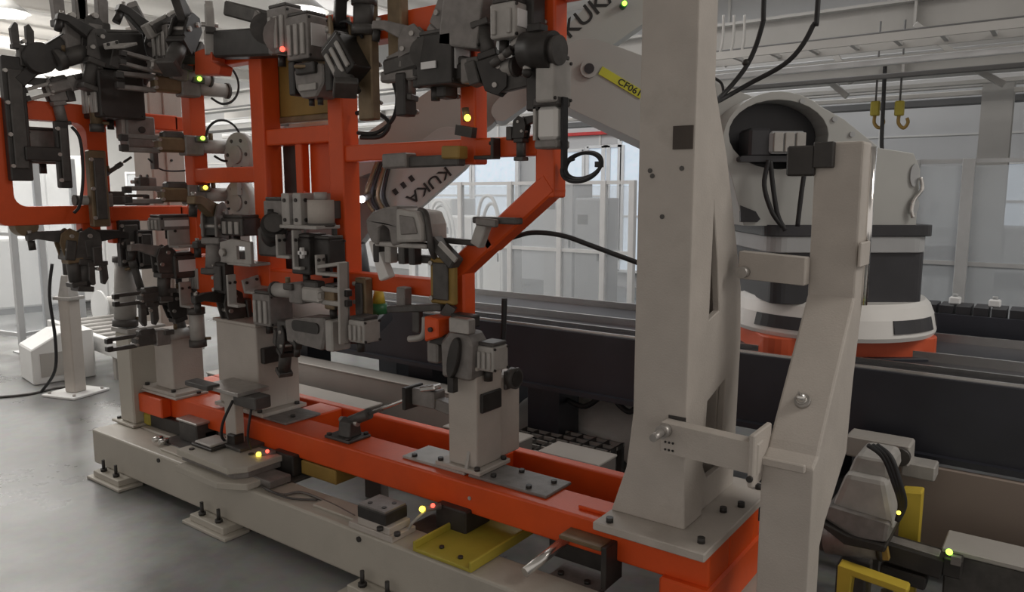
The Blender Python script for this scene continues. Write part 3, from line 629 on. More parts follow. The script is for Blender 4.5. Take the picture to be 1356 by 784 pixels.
MB().bb(-3.83, -3.66, 2.13, 2.25, .262, .37).build('block', 'dark_grey', t, world=True, bevel=.006); MB().bb(-3.84, -3.64, 2.12, 2.26, .37, .385).build('cap_plate', 'steel', t, world=True, bevel=.004)
MB().bb(-3.9, -3.62, 2.05, 2.2, .25, .265).build('base_plate', 'dark_grey', t, world=True, bevel=.003)
for dx in (-.0, .06): MB().cyl((-3.88+dx, 2.06, .28), (-3.88+dx, 2.01, .28), .014).build('fitting', 'bright_steel', t, world=True)
t = thing('dock_guide', 'dark guide bar with brass tip under the left end of the orange base', 'dock', (-4.1, 2.2, BZ1))
MB().bb(-4.22, -3.86, 2.17, 2.27, .255, .335).build('guide_bar', 'black', t, world=True, bevel=.005); MB().bb(-4.27, -4.2, 2.16, 2.24, .255, .335).build('brass_tip', 'yellow_plate', t, world=True, bevel=.012); MB().bb(-3.86, -3.66, 2.18, 2.26, .28, .32).build('guide_tail', 'dark_grey', t, world=True, bevel=.004)
# black proximity blocks with lit sensors under the front rail
for k, (x, lab) in enumerate(((-3.05, 'black proximity sensor block with lit yellow lamp beside the shim plates'), (-1.98, 'black proximity sensor block with lit yellow lamp beside the yellow stop'))):
    t = thing('sensor_block', lab, 'sensor', (x, 2.22, BZ1))
    MB().bb(x, x+.16, 2.16, 2.32, .25, .355).build('block', 'black', t, world=True, bevel=.006)
    MB().bb(x-.10, x+.2, 2.1, 2.32, .238, .252).build('base_plate', 'dark_grey', t, world=True, bevel=.003)
    s_ = MB().cyl((x+.03, 2.16, .35), (x+.0, 2.10, .352), .013).build('sensor', 'grey_cast', t, world=True)
    MB().sphere((x-.005, 2.09, .353), .012).build('lamp_yellow', 'led_yellow', s_, world=True); MB().sphere((x+.03, 2.115, .368), .009).build('lamp_red', 'led_red', s_, world=True)
    MB().tube([(x+.0, 2.1, .34), (x-.03, 2.06, .30), (x-.06, 2.05, .262), (x-.14, 2.04, .258)], .006).build('cable', 'light_grey', t, world=True)
    if k == 0: MB().bb(x+.17, x+.42, 2.2, 2.34, .262, .33).build('mount', 'ochre', t, world=True, bevel=.004)
# dark pad on white riser
t = thing('locating_pad', 'dark square locating pad on a white riser at the front of the beam', 'locating pad', (-2.12, 2.02, BZ1))
MB().bb(-2.27, -2.02, 1.955, 2.09, .25, .275).build('riser', 'beige_paint', t, world=True, bevel=.003); MB().bb(-2.22, -2.04, 1.96, 2.08, .275, .305).build('riser_step', 'beige_paint', t, world=True, bevel=.003)
pd = MB().bb(-2.22, -2.06, 1.96, 2.085, .305, .355).build('pad', 'black', t, world=True, bevel=.004); MB().bb(-2.215, -2.065, 1.965, 2.08, .355, .362).build('pad_face', 'grey_cast', t, world=True)
bolts(t, [(-2.18, 1.995, .362), (-2.10, 2.05, .362), (-2.10, 1.995, .362)], .010, .003)
bolts(t, [(-2.0, 1.965, .285), (-2.08, 1.95, .29)], .013, .014)
# yellow stop tray
t = thing('yellow_stop', 'flat yellow stop tray with raised lips on the floor beam', 'stop', (-1.8, 2.15, BZ1))
MB().bb(-1.90, -1.63, 1.955, 2.42, .252, .266).build('tray_plate', 'yellow_plate', t, world=True, bevel=.003)
for x in (-1.91, -1.635): MB().bb(x, x+.012, 1.955, 2.42, .252, .292).build('lip', 'yellow_plate', t, world=True, bevel=.003)
bolts(t, [(-1.82, 2.02, .266), (-1.71, 2.0, .266)], .010, .008)
t = thing('floor_clamp', 'small grey clamp foot behind the beam under the orange rail', 'clamp', (-1.33, 2.17, 0))
MB().bb(-1.42, -1.22, 2.14, 2.26, .2, .235).build('foot', 'grey_cast', t, world=True, bevel=.006); MB().bb(-1.40, -1.34, 2.16, 2.24, 0, .2).bb(-1.30, -1.24, 2.16, 2.24, 0, .2).build('stand', 'dark_grey', t, world=True)
bolts(t, [(-1.38, 2.17, .235), (-1.27, 2.17, .235)], .012, .01)
t = thing('locking_bracket', 'dark hanging lock bracket with steel pin under the orange rail', 'bracket', (-1.25, 2.18, .3))
MB().bb(-1.36, -1.19, 2.12, 2.2, .395, .41).build('flange', 'bronze', t, world=True, bevel=.003); MB().bb(-1.19, -1.17, 2.12, 2.24, .26, .41).build('side_plate', 'black', t, world=True, bevel=.003)
MB().bb(-1.46, -1.19, 2.21, 2.235, .27, .40).build('back_plate', 'black', t, world=True, bevel=.003); MB().cyl((-1.42, 2.0, .30), (-1.38, 2.21, .355), .018).build('pin', 'bright_steel', t, world=True)

# ------------------------------------------------------------------ orange tooling base
OZ0, OZ1 = .335, .46
t = thing('tooling_base', 'orange welded ladder frame carrying the pedestals above the floor beam', 'frame', (-2.5, 2.5, OZ0))
MB().bb(-4.28, -.84, 2.20, 2.38, OZ0, OZ1).build('front_rail', 'orange_paint', t, world=True, bevel=.008, seg=2)
MB().bb(-4.28, -.84, 2.62, 2.675, OZ0, OZ1).build('rear_rail', 'orange_paint', t, world=True, bevel=.008, seg=2)
for a, b in ((-4.28, -4.1), (-3.24, -3.06), (-2.1, -1.92), (-1.02, -.84)): MB().bb(a, b, 2.38, 2.62, OZ0, OZ1-.002).build('cross_member', 'orange_paint', t, world=True, bevel=.006)
MB().bb(-4.27, -4.02, 2.14, 2.2, .34, .45).build('end_stub', 'orange_paint', t, world=True, bevel=.006)
MB().bb(-1.0, -.83, 2.17, 2.8, .20, OZ0+.01).build('end_leg', 'orange_paint', t, world=True, bevel=.008)
MB().bb(-.98, -.94, 2.2, 2.78, .0, .2).build('support_leg', 'duct_dark', t, world=True, bevel=.006)
for x in (-4.0, -2.9): MB().bb(x, x+.12, 2.62, 2.675, 0, OZ0).build('support_leg', 'duct_dark', t, world=True)
MB().bb(-1.36, -1.24, 2.25, 2.33, OZ1, OZ1+.014).build('shim_pad', 'orange_paint', t, world=True, bevel=.003)
def pad(x0, x1, y0, y1, h=.012, m='light_grey', bl=True):
    o = MB().bb(x0, x1, y0, y1, OZ1, OZ1+h).build('machined_pad', m, t, world=True, bevel=.003)
    return o
pad(-2.25, -1.9, 2.25, 2.42); pad(-1.88, -1.5, 2.25, 2.43, m='grey_cast'); pad(-3.3, -3.04, 2.24, 2.46, m='grey_cast'); pad(-4.3, -3.9, 2.16, 2.36, .014, 'beige_paint')
bolts(t, [(-2.2, 2.275, .472), (-2.0, 2.275, .472), (-1.6, 2.28, .472), (-1.78, 2.29, .472), (-1.55, 2.38, .472), (-1.72, 2.40, .472), (-3.1, 2.33, .472), (-3.9, 2.30, .472), (-4.2, 2.2, .474), (-3.95, 2.2, .474)], .012, .012)
bolts(t, [(-1.83, 2.2, .40)], .008, .004, 'light_grey', axis=(0, -1, 0))

# ------------------------------------------------------------------ pedestals
def pedestal(label, x0, x1, y0, y1, z1, z0=OZ1+.012, plate=None, m='beige_paint'):
    p = thing('pedestal', label, 'pedestal', ((x0+x1)/2, (y0+y1)/2, z0))
    if plate:
        MB().bb(plate[0], plate[1], plate[2], plate[3], z0, z0+.02).build('base_plate', m, p, world=True, bevel=.004)
        z0 += .02
    MB().bb(x0, x1, y0, y1, z0, z1).build('column', m, p, world=True, bevel=.008, seg=2)
    MB().bb(x0-.012, x1+.012, y0-.01, y1+.012, z1, z1+.016).build('top_plate', m, p, world=True, bevel=.003)
    return p
p = pedestal('short beige box pedestal at the left end of the orange base', -4.19, -4.0, 2.21, 2.40, .81, plate=(-4.3, -3.92, 2.17, 2.42))
bolts(p, [(-4.25, 2.19, .492), (-3.97, 2.19, .492), (-3.95, 2.39, .492)], .013, .014)
p = pedestal('wide beige pedestal with dark side plate behind the little white post', -3.60, -3.25, 2.24, 2.42, .93, plate=(-3.62, -3.2, 2.22, 2.5))
MB().prism([(2.42, .48), (2.5, .48), (2.5, .86), (2.42, .93)], YZ, -3.4, -3.26).build('rear_gusset', 'beige_paint', p, world=True, bevel=.004)
MB().bb(-3.25, -3.22, 2.26, 2.4, .74, .82).build('side_plate', 'black', p, world=True, bevel=.004)
bolts(p, [(-3.24, 2.235, .492), (-3.22, 2.45, .492), (-3.42, 2.23, .492)], .013, .014)
p = pedestal('beige middle pedestal with dark window plates on the orange base', -2.0, -1.85, 2.27, 2.44, .90, plate=(-2.06, -1.82, 2.25, 2.46))
MB().bb(-1.99, -1.86, 2.44, 2.58, .49, .84).build('rear_box', 'beige_paint', p, world=True, bevel=.006)
MB().bb(-1.85, -1.835, 2.29, 2.42, .72, .80).build('side_plate', 'black', p, world=True, bevel=.004)
MB().bb(-1.86, -1.845, 2.46, 2.56, .78, .86).build('side_plate', 'dark_grey', p, world=True, bevel=.004)
MB().prism([(2.27, .492), (2.252, .492), (2.27, .56)], YZ, -1.9, -1.885).build('weld_rib', 'light_grey', p, world=True)
bolts(p, [(-1.84, 2.26, .492), (-2.04, 2.265, .492), (-1.835, 2.43, .492)], .012, .014)
p = thing('short_column', 'short greenish beige column standing on the left end of the floor beam', 'column', (-4.36, 2.2, BZ1+.003))
MB().bb(-4.5, -4.25, 2.09, 2.36, .253, .268).build('base_plate', 'beam_paint', p, world=True, bevel=.003); MB().bb(-4.43, -4.27, 2.11, 2.32, .268, .80).build('column', 'beam_paint', p, world=True, bevel=.008); MB().bb(-4.45, -4.26, 2.10, 2.33, .80, .83).build('cap', 'light_grey', p, world=True, bevel=.004)
bolts(p, [(-4.47, 2.12, .268)], .012, .014)
# tall left column
p = thing('tall_column', 'tall beige box column behind the row of grippers', 'column', (-4.7, 2.6, 0))
MB().bb(-4.82, -4.6, 2.49, 2.71, .02, 2.62).build('column', 'beige_paint', p, world=True, bevel=.01); MB().bb(-4.9, -4.5, 2.42, 2.8, 0, .02).build('base_plate', 'beige_paint', p, world=True)
MB().bb(-4.6, -4.588, 2.58, 2.70, .95, 2.25).build('face_plate', 'beige_paint', p, world=True, bevel=.004)
bolts(p, [(-4.588, 2.61, 1.55+.25*i) for i in range(3)], .008, .006, axis=(1, 0, 0))
bolts(p, [(-4.74, 2.49, 1.7), (-4.66, 2.49, 1.7)], .012, .006, axis=(0, -1, 0))
for z in (1.44, 1.96): MB().bb(-4.6, -4.26, 2.46, 2.53, z, z+.08).build('tie_block', 'orange_paint', p, world=True, bevel=.005)

# ------------------------------------------------------------------ small white post with bracket
t = thing('sensor_post', 'little white sensor post with dark bracket on the shim plates', 'post', (-3.3, 2.1, .345))
MB().bb(-3.34, -3.25, 2.10, 2.15, .36, .64).build('upright', 'beige_paint', t, world=True, bevel=.004); MB().bb(-3.4, -3.16, 2.06, 2.2, .345, .362).build('foot', 'dark_grey', t, world=True, bevel=.003)
MB().bb(-3.40, -3.1, 2.02, 2.2, .64, .66).build('shelf', 'steel', t, world=True, bevel=.003); MB().bb(-3.50, -3.30, 1.99, 2.06, .645, .67).build('finger', 'dark_grey', t, world=True, bevel=.004); MB().bb(-3.2, -3.02, 2.06, 2.15, .58, .64).build('connector', 'dark_grey', t, world=True, bevel=.005)
MB().tube([(-3.2, 2.06, .6), (-3.24, 2.03, .5), (-3.28, 2.04, .42), (-3.32, 2.08, .37)], .007).build('cable', 'rubber', t, world=True); MB().tube([(-3.08, 2.08, .58), (-3.09, 2.06, .45), (-3.1, 2.08, .37)], .006).build('cable', 'rubber', t, world=True)
# turnbuckle strut
t = thing('strut_rod', 'bright threaded strut rod rising from a dark clevis foot on the orange rail', 'strut', (-2.66, 2.3, OZ1))
MB().bb(-2.74, -2.57, 2.23, 2.37, OZ1, OZ1+.014).build('foot_plate', 'dark_grey', t, world=True, bevel=.004); MB().prism([(2.26, .474), (2.34, .474), (2.33, .54), (2.30, .56), (2.27, .54)], YZ, -2.68, -2.60).build('clevis', 'dark_grey', t, world=True, bevel=.004)
MB().cyl((-2.70, 2.3, .54), (-2.58, 2.3, .54), .014).build('pivot_pin', 'steel', t, world=True)
q = at(552, 523, Y=2.33); a0 = Vector((-2.64, 2.31, .54)); u = (q-a0).normalized()
MB().cyl(a0, a0+u*.13, .026, n=12).build('rod_eye', 'dark_grey', t, world=True); MB().cyl(a0+u*.12, q, .009).build('rod', 'bright_steel', t, world=True)
bolts(t, [(-2.72, 2.245, .474), (-2.59, 2.245, .474), (-2.59, 2.355, .474)], .012, .01)
t = thing('strut_anchor', 'grey strut anchor block with silver clip at the foot of the middle pedestal', 'bracket', q)
MB().box((.05, .02, -.005), (.13, .08, .075)).build('block', 'grey_cast', t, bevel=.006); MB().box((-.025, .0, -.01), (.02, .12, .10)).build('end_plate', 'black', t, bevel=.004); MB().box((.08, .0, .045), (.09, .05, .022), Euler((0, -.25, 0))).build('clip', 'bright_steel', t, bevel=.005); MB().bar((.1, .02, -.02), (.2, .05, -.05), .06, .05).build('arm', 'grey_cast', t, bevel=.005)

# ================================================================== MAIN PILLAR
PX0, PX1, PY0, PY1 = -1.148, -.955, 2.25, 2.40
t = thing('main_pillar', 'massive beige pillar bolted to the right end of the orange base', 'pillar', (-1.05, 2.4, OZ1))
MB().bb(-1.23, -.83, 2.13, 2.82, OZ1, .49).build('base_plate', 'beige_paint', t, world=True, bevel=.004)
MB().prism([(-1.225, .49), (PX1+.006, .49), (PX1, .62), (PX1, 2.75), (PX0, 2.75), (PX0, .86), (-1.17, .66)], XZ, PY0, PY1).build('column', 'beige_paint', t, world=True, bevel=.006, seg=2)
gus = [(PY1-.005, .49), (2.74, .49), (2.76, 1.05), (2.74, 1.25), (2.67, 1.43), (2.55, 1.72), (2.42, 1.95), (PY1-.005, 2.05)]
sl1 = [(2.44, 1.17), (2.53, 1.19), (2.50, 1.36), (2.45, 1.56)]; sl2 = [(2.43, .66), (2.47, .60), (2.60, .60), (2.62, .93), (2.45, .88)]
MB().prism(gus, YZ, -.99, -.965, [sl1, sl2]).build('gusset', 'beige_paint', t, world=True, bevel=.003)
MB().prism(gus, YZ, -1.14, -1.115).build('gusset', 'beige_paint', t, world=True, bevel=.003)
MB().prism([(2.60, .49), (2.62, .49), (2.64, 1.2), (2.60, 1.4)], YZ, -1.115, -.99).build('rear_web', 'beige_paint', t, world=True)
MB().prism([(PX0-.0, .49), (PX0-.06, .49), (PX0, .7)], XZ, 2.45, 2.47).build('foot_gusset', 'beige_paint', t, world=True)
# dark square window plate and the lower slot
p = at(905, 182, Y=PY0); MB().bb(p.x-.033, p.x+.033, PY0-.006, PY0, p.z-.036, p.z+.036).build('window_plate', 'dark_brown', t, world=True)
p = at(897, 556, Y=PY0); MB().bb(p.x-.03, p.x+.03, PY0-.004, PY0, p.z-.012, p.z+.012).build('slot_plate', 'black', t, world=True)
for q in ((861, 226), (864, 233), (903, 223), (877, 287)):
    p = at(*q, Y=PY0); MB().cyl((p.x, PY0, p.z), (p.x, PY0-.003, p.z), .008, n=8).build('screw', 'dark_grey', t, world=True)
bolts(t, [(-1.18, 2.16, .49), (-.87, 2.2, .49), (-.865, 2.55, .49), (-.87, 2.75, .49), (-.9, 2.47, .49)], .013, .018)
# ------------------------------------------------------------------ bracket post with reference ball
t = thing('reference_post', 'bent beige bracket post in front of the robot with a sloping middle face', 'post', (-.63, 2.3, 0))
prof = [(2.25, 0), (2.25, .79), (2.30, .815), (2.315, .84), (2.655, 1.255), (2.655, 1.765), (2.765, 1.765), (2.77, 1.2), (2.71, .97), (2.675, .72), (2.43, .56), (2.38, .50), (2.38, 0)]
MB().prism(prof, YZ, -.705, -.553).build('bent_column', 'beige_paint', t, world=True, bevel=.008, seg=2)
MB().bb(-.715, -.575, 2.235, 2.252, .775, .80).build('ledge', 'beige_paint', t, world=True, bevel=.003)
MB().cyl((-.55, 2.765, 1.22), (-.55, 2.765, 1.75), .014, n=20).build('edge_strip', 'glint_steel', t, world=True)  # shiny rod added so the post edge shows a bright vertical highlight
MB().bb(-.545, -.535, 2.62, 2.75, 1.36, 1.44).build('lug', 'beige_paint', t, world=True, bevel=.003)
MB().bb(-.77, -.545, 2.2, 2.48, 0, .02).build('floor_plate', 'beige_paint', t, world=True)
MB().bb(-.705, -.64, 2.63, 2.68, 1.68, 1.765).build('top_block', 'black', t, world=True, bevel=.004)
MB().bb(-.79, -.70, 2.63, 2.70, 1.655, 1.755).build('side_block', 'black', t, world=True, bevel=.006)
# arms
def arm(name, y0, y1, x0, x1, z0, z1, slope=0):
    return MB().prism([(x0, z0+.01), (x1, z0), (x1, z1), (x0, z1+.012)], XZ, y0, y1).build(name, 'beige_paint', t, world=True, bevel=.004)
arm('lower_arm', 2.195, 2.249, -1.02, -.70, .752, .852)
MB().bb(-.722, -.704, 2.17, 2.33, .72, .885).build('arm_flange', 'beige_paint', t, world=True, bevel=.004)
arm('upper_arm', 2.60, 2.65, -.93, -.70, 1.29, 1.385)
MB().cyl((-1.0, 2.16, .84), (-1.0, 2.20, .84), .022, n=16).build('arm_pin', 'steel', t, world=True); MB().cyl((-1.0, 2.10, .837), (-1.0, 2.165, .84), .013, n=12).build('arm_pin', 'steel', t, world=True)
MB().cyl((-.905, 2.56, 1.325), (-.905, 2.60, 1.325), .02).build('arm_pin', 'steel', t, world=True)
bolts(t, [(-1.0+.013*k, 2.194, .80) for k in range(3)]+[(-1.0+.013*k, 2.194, .775) for k in range(3)], .004, .002, axis=(0, -1, 0))
bolts(t, [(-.712, 2.168, .75), (-.712, 2.30, .74)], .01, .01, axis=(0, -1, 0))
# reference ball sits on the sloping face
nrm = Vector((0, -.415, .34)).normalized(); b = at(1061, 533, X=-.635); k = (b.z-.84)/.415; b = Vector((-.635, 2.315+.34*k, .84+.415*k))
t = thing('reference_ball', 'small steel reference ball on a round nest on the sloping post face', 'target ball', b, nrm.to_track_quat('Z', 'Y').to_euler())
MB().cyl((0, 0, -.002), (0, 0, .012), .026, .024, n=20).build('nest', 'steel', t); MB().cyl((0, 0, .010), (0, 0, .02), .017, n=16).build('collar', 'bright_steel', t); MB().sphere((0, 0, .028), .016).build('ball', 'bright_steel', t); MB().cyl((0, .0, .04), (0, 0, .062), .0035, n=8).build('stem', 'steel', t)

# ================================================================== UPPER ORANGE FRAME
T = .08
t = thing('upper_frame', 'tall orange square tube frame carrying the upper clamps', 'frame', (-3, 2.4, 1.0))
def tube_v(px, y0, y1, Y=2.4, w=T, name='upright'):
    a, b = at(px, y0, Y=Y), at(px, y1, Y=Y); x = at(px, 255, Y=Y).x
    return MB().bb(x-w/2, x+w/2, Y-w/2, Y+w/2, b.z, a.z).build(name, 'orange_paint', t, world=True, bevel=.008, seg=2)
def tube_x(xa, xb, z, Y=2.4, w=T, name='cross_tube'):
    return MB().bb(xa, xb, Y-w/2, Y+w/2, z-w/2, z+w/2).build(name, 'orange_paint', t, world=True, bevel=.008, seg=2)
X4 = {k: at(k, 255, Y=2.4).x for k in (262, 356, 402, 457, 628, 729, 640, 600, 190)}
tube_v(262, 95, 335, w=.09); tube_v(356, 40, 410, w=.105); tube_v(457, 20, 440, w=.10); tube_v(628, 40, 218); tube_v(729, -60, 262, w=.085)
tube_v(402, 178, 300, w=.05)
tube_x(X4[262], X4[356], at(300, 232, Y=2.4).z); tube_x(X4[262], X4[356], at(300, 78, Y=2.4).z)
tube_x(X4[356], X4[457], at(405, 180, Y=2.4).z); tube_x(X4[356], X4[457], at(405, 373, Y=2.4).z, w=.10)
tube_x(X4[457], X4[729], at(600, 198, Y=2.4).z, w=.075)
tube_x(X4[457], X4[600], at(520, 375, Y=2.4).z, w=.075)
tube_x(X4[457], X4[628], at(540, 34, Y=2.4).z, w=.10); tube_x(X4[628], X4[729]+.3, at(700, -8, Y=2.4).z, w=.09)
a, b = at(727, 252, Y=2.4), at(648, 322, Y=2.4); MB().bar(a+Vector((.03, 0, .03)), b, .09, .085).build('diagonal_tube', 'orange_paint', t, world=True, bevel=.008)
MB().bar(b+Vector((.03, 0, .03)), at(606, 360, Y=2.4), .09, .085).build('diagonal_tube', 'orange_paint', t, world=True, bevel=.008)
x = at(608, 400, Y=2.4).x; MB().bb(x-.05, x+.06, 2.36, 2.44, .93, at(606, 350, Y=2.4).z).build('upright', 'orange_paint', t, world=True, bevel=.008)
MB().bb(X4[262]-.02, X4[356]+.05, 2.37, 2.43, at(330, 412, Y=2.4).z, at(330, 345, Y=2.4).z).build('apron_plate', 'orange_paint', t, world=True, bevel=.006)
MB().bb(X4[356]-.04, X4[356]+.04, 2.36, 2.44, .94, 1.02).build('upright', 'orange_paint', t, world=True)
MB().bb(-4.59, X4[262]-.03, 2.5, 2.58, 1.16, 1.24).build('column_tie', 'orange_paint', t, world=True, bevel=.006)
MB().bb(X4[402]+.02, X4[457]-.04, 2.43, 2.445, at(430, 256, Y=2.44).z, at(430, 184, Y=2.44).z).build('infill_plate', 'orange_paint', t, world=True, bevel=.003)
MB().bb(X4[356]+.06, X4[402]-.06, 2.45, 2.465, at(380, 300, Y=2.45).z, at(380, 192, Y=2.45).z).build('dark_infill', 'black', t, world=True, bevel=.003)
# loop turned across the fixture at the left end
LX = -4.3
pts = [(1.50, 1.44), (2.04, 1.44), (2.04, 2.06), (1.50, 2.06)]
outer = rrect(1.50, 2.06, 1.435, 2.06, .05); inner = rrect(1.585, 1.955, 1.53, 1.965, .06)
t = thing('loop_frame', 'orange loop shaped frame reaching out at the left end', 'frame', (LX, 2.3, 1.44))
MB().prism(outer, YZ, LX-.045, LX+.045, [inner]).build('loop', 'orange_paint', t, world=True, bevel=.006)
MB().bb(LX-.04, LX+.04, 2.05, 2.48, 1.44, 1.525).build('tie_bar', 'orange_paint', t, world=True, bevel=.006)
MB().bb(LX-.04, LX+.04, 2.05, 2.48, 1.96, 2.045).build('tie_bar', 'orange_paint', t, world=True, bevel=.006)
MB().bb(LX-.035, LX+.035, 1.90, 2.0, 1.28, 1.44).build('drop_leg', 'orange_paint', t, world=True, bevel=.006); MB().bb(LX-.035, LX+.035, 2.06, 2.12, 1.32, 1.44).build('drop_leg', 'orange_paint', t, world=True, bevel=.006)
MB().prism(circ(1.63, 1.435, .055, 14, a0=PI, a1=2*PI, close=True), YZ, LX-.03, LX+.05).build('bump_stop', 'bronze', t, world=True)
# ochre panel between the posts, and hanging lamp tube
p0, p1 = at(376, 80, Y=2.47), at(440, 150, Y=2.47)
t = thing('ochre_panel', 'dark ochre panel between the two tall orange posts', 'panel', (p0.x, 2.47, p1.z))
MB().bb(p0.x-.1, p1.x+.1, 2.455, 2.475, p1.z, p0.z+.12).build('sheet', 'ochre', t, world=True, bevel=.004); MB().bb(p0.x-.1, p1.x+.1, 2.445, 2.485, p1.z-.03, p1.z).build('lower_edge', 'bronze', t, world=True, bevel=.004)
p0, p1 = at(378, 166, Y=2.62), at(440, 160, Y=2.62)
t = thing('tube_lamp', 'white tube lamp behind the tall orange posts under the ochre panel', 'lamp', p0)
MB().cyl(p0, p1+Vector((.1, 0, 0)), .026).build('tube', 'robot_white', t, world=True); MB().cyl(p0-Vector((.03, 0, 0)), p0+Vector((.03, 0, 0)), .036).build('end_cap', 'fence_white', t, world=True); MB().bar(p0+Vector((.05, 0, 0)), p0+Vector((.05, -.17, .0)), .02, .02).build('holder', 'beam_dark', t, world=True)

# ================================================================== CLAMPS AND TOOLING UNITS
D = math.radians
def gripper(label, p, yaw=-90, pitch=0, s=1.0, led='led_green', loop=True, body='bronze', jaw='dark_grey', tail=True, roll=0):
    """parallel jaw gripper, jaws along local +X"""
    t = thing('jaw_gripper', label, 'gripper', p, Euler((D(roll), D(-pitch), D(yaw))), s=s, group='grippers and clamps of the fixture')
    MB().box((0, 0, 0), (.09, .085, .095)).build('mount_block', 'grey_cast', t, bevel=.006)
    bd = MB().box((.10, 0, .0), (.13, .07, .07)).build('body', body, t, bevel=.01); MB().box((.09, 0, .045), (.10, .055, .035)).build('top_cover', 'dark_grey', bd, bevel=.008)
    for z in (.03, -.03):
        j = MB().box((.235, 0, z), (.17, .03, .022)).build('jaw', jaw, t, bevel=.004); MB().box((.31, 0, z*.75), (.035, .034, .03)).build('jaw_tip', 'black', j, bevel=.003)
    for z in (.02, -.02): MB().cyl((.16, -.04, z), (.16, .04, z), .008, n=8).build('pivot_pin', 'steel', t)
    if tail:
        c = MB().cyl((-.045, 0, 0), (-.19, 0, .0), .034, n=14).build('cylinder', 'light_grey', t); MB().cyl((-.19, 0, 0), (-.205, 0, 0), .039, n=14).build('end_cap', 'dark_grey', c); MB().cyl((-.10, 0, .03), (-.10, 0, .065), .012, n=8).build('air_fitting', 'bronze', c)
    sg = -1 if yaw in (90, 0) else 1
    sn = MB().box((-.03, sg*.05, .03), (.06, .022, .03)).build('sensor', 'dark_grey', t, bevel=.004)
    if led: MB().sphere((-.03, sg*.066, .035), .0105).build('led', led, sn)
    if loop:
        n = 9; MB().tube([(-.06-.09*(1-math.cos(2*PI*i/n*.86)), sg*(.03+.015*i/n), .03+.10*math.sin(2*PI*i/n*.86)) for i in range(n+1)], .006, n=6, seg=4).build('cable', 'rubber', t)
    return t
def toggle(label, p, yaw=0, pitch=0, s=1.0, side='grey_cast', arm='dark_grey', led=None, roll=0, up=True, name='toggle_clamp'):
    """pneumatic toggle clamp, arm along local +X, cylinder hanging down"""
    t = thing(name, label, 'clamp', p, Euler((D(roll), D(-pitch), D(yaw))), s=s, group='grippers and clamps of the fixture')
    pr = [(-.06, -.07), (.05, -.07), (.065, .02), (.05, .07), (.0, .095), (-.05, .06)]
    for y in (-.038, .026): MB().prism(pr, XZ, y, y+.012).build('side_plate', side, t, bevel=.003)
    MB().box((-.005, 0, -.02), (.085, .052, .08)).build('core', 'black', t)
    c = MB().cyl((0, 0, -.07), (0, 0, -.21), .036, n=14).build('cylinder', 'dark_grey' if side in ('black', 'dark_grey', 'bronze') else 'grey_cast', t)
    MB().box((0, 0, -.085), (.085, .085, .03)).build('front_head', side, c, bevel=.004); MB().box((0, 0, -.22), (.082, .082, .028)).build('end_cap', 'dark_grey', c, bevel=.004)
    ar = MB().prism([(-.03, .03), (.05, .02), (.16, .055), (.21, .05), (.21, .085), (.15, .095), (.03, .085), (-.03, .07)], XZ, -.02, .02).build('arm', arm, t, bevel=.004)
    MB().cyl((.19, 0, .05), (.19, 0, .0), .018, n=12).build('pad', 'black', ar); MB().cyl((.19, 0, .085), (.19, 0, .105), .011, n=6).build('pad_nut', 'steel', ar)
    for q in ((0, .05), (.035, -.02)): MB().cyl((q[0], -.048, q[1]), (q[0], .048, q[1]), .011, n=10).build('pivot_pin', 'steel', t)
    MB().box((-.085, 0, -.03), (.05, .09, .10)).build('mount', 'dark_grey', t, bevel=.005)
    if led: MB().sphere((.02, -.056, -.04), .011).build('led', led, t)
    return t
def fork(label, p, yaw=0, pitch=0, s=1.0, m='grey_cast', roll=0, name='fork_locator'):
    """two prong locating fork on a stem, prongs up"""
    t = thing(name, label, 'locator', p, Euler((D(roll), D(-pitch), D(yaw))), s=s, group='locators of the fixture')
    MB().box((0, 0, -.06), (.06, .06, .12)).build('stem', m, t, bevel=.005)
    for y in (-1, 1): MB().prism([(y*.02, 0), (y*.06, 0), (y*.065, .10), (y*.04, .14), (y*.022, .13)], YZ, -.02, .02).build('prong', m, t, bevel=.004)
    MB().box((0, 0, -.005), (.05, .13, .03)).build('bridge', 'dark_grey', t, bevel=.004)
    MB().cyl((-.04, 0, .03), (.04, 0, .03), .012, n=10).build('pin', 'steel', t)
    return t
def slab(label, p, dims, yaw=0, pitch=0, m='black', arm=None, roll=0, nb=3, name='mounting_slab'):
    """thick drilled mounting plate with bolts and an optional side arm; dims = (thick x, width y, height z)"""
    t = thing(name, label, 'bracket', p, Euler((D(roll), D(-pitch), D(yaw))), group='mounting brackets of the fixture'); a, b, c = dims
    MB().box((0, 0, 0), (a, b, c)).build('plate', m, t, bevel=.006)
    MB().box((a/2+.006, 0, 0), (.014, b*.62, c*.8)).build('rib', 'dark_grey' if m != 'dark_grey' else 'black', t, bevel=.004)
    for i in range(nb): MB().cyl((a/2, -b*.4, c*(-.38+.76*i/max(1, nb-1))), (a/2+.012, -b*.4, c*(-.38+.76*i/max(1, nb-1))), .010, n=8).build('bolt', 'steel', t)
    if arm: MB().bar((0, 0, arm[2]), (0, arm[0], arm[2]+arm[1]), .05, arm[3]).build('arm', m, t, bevel=.005)
    return t
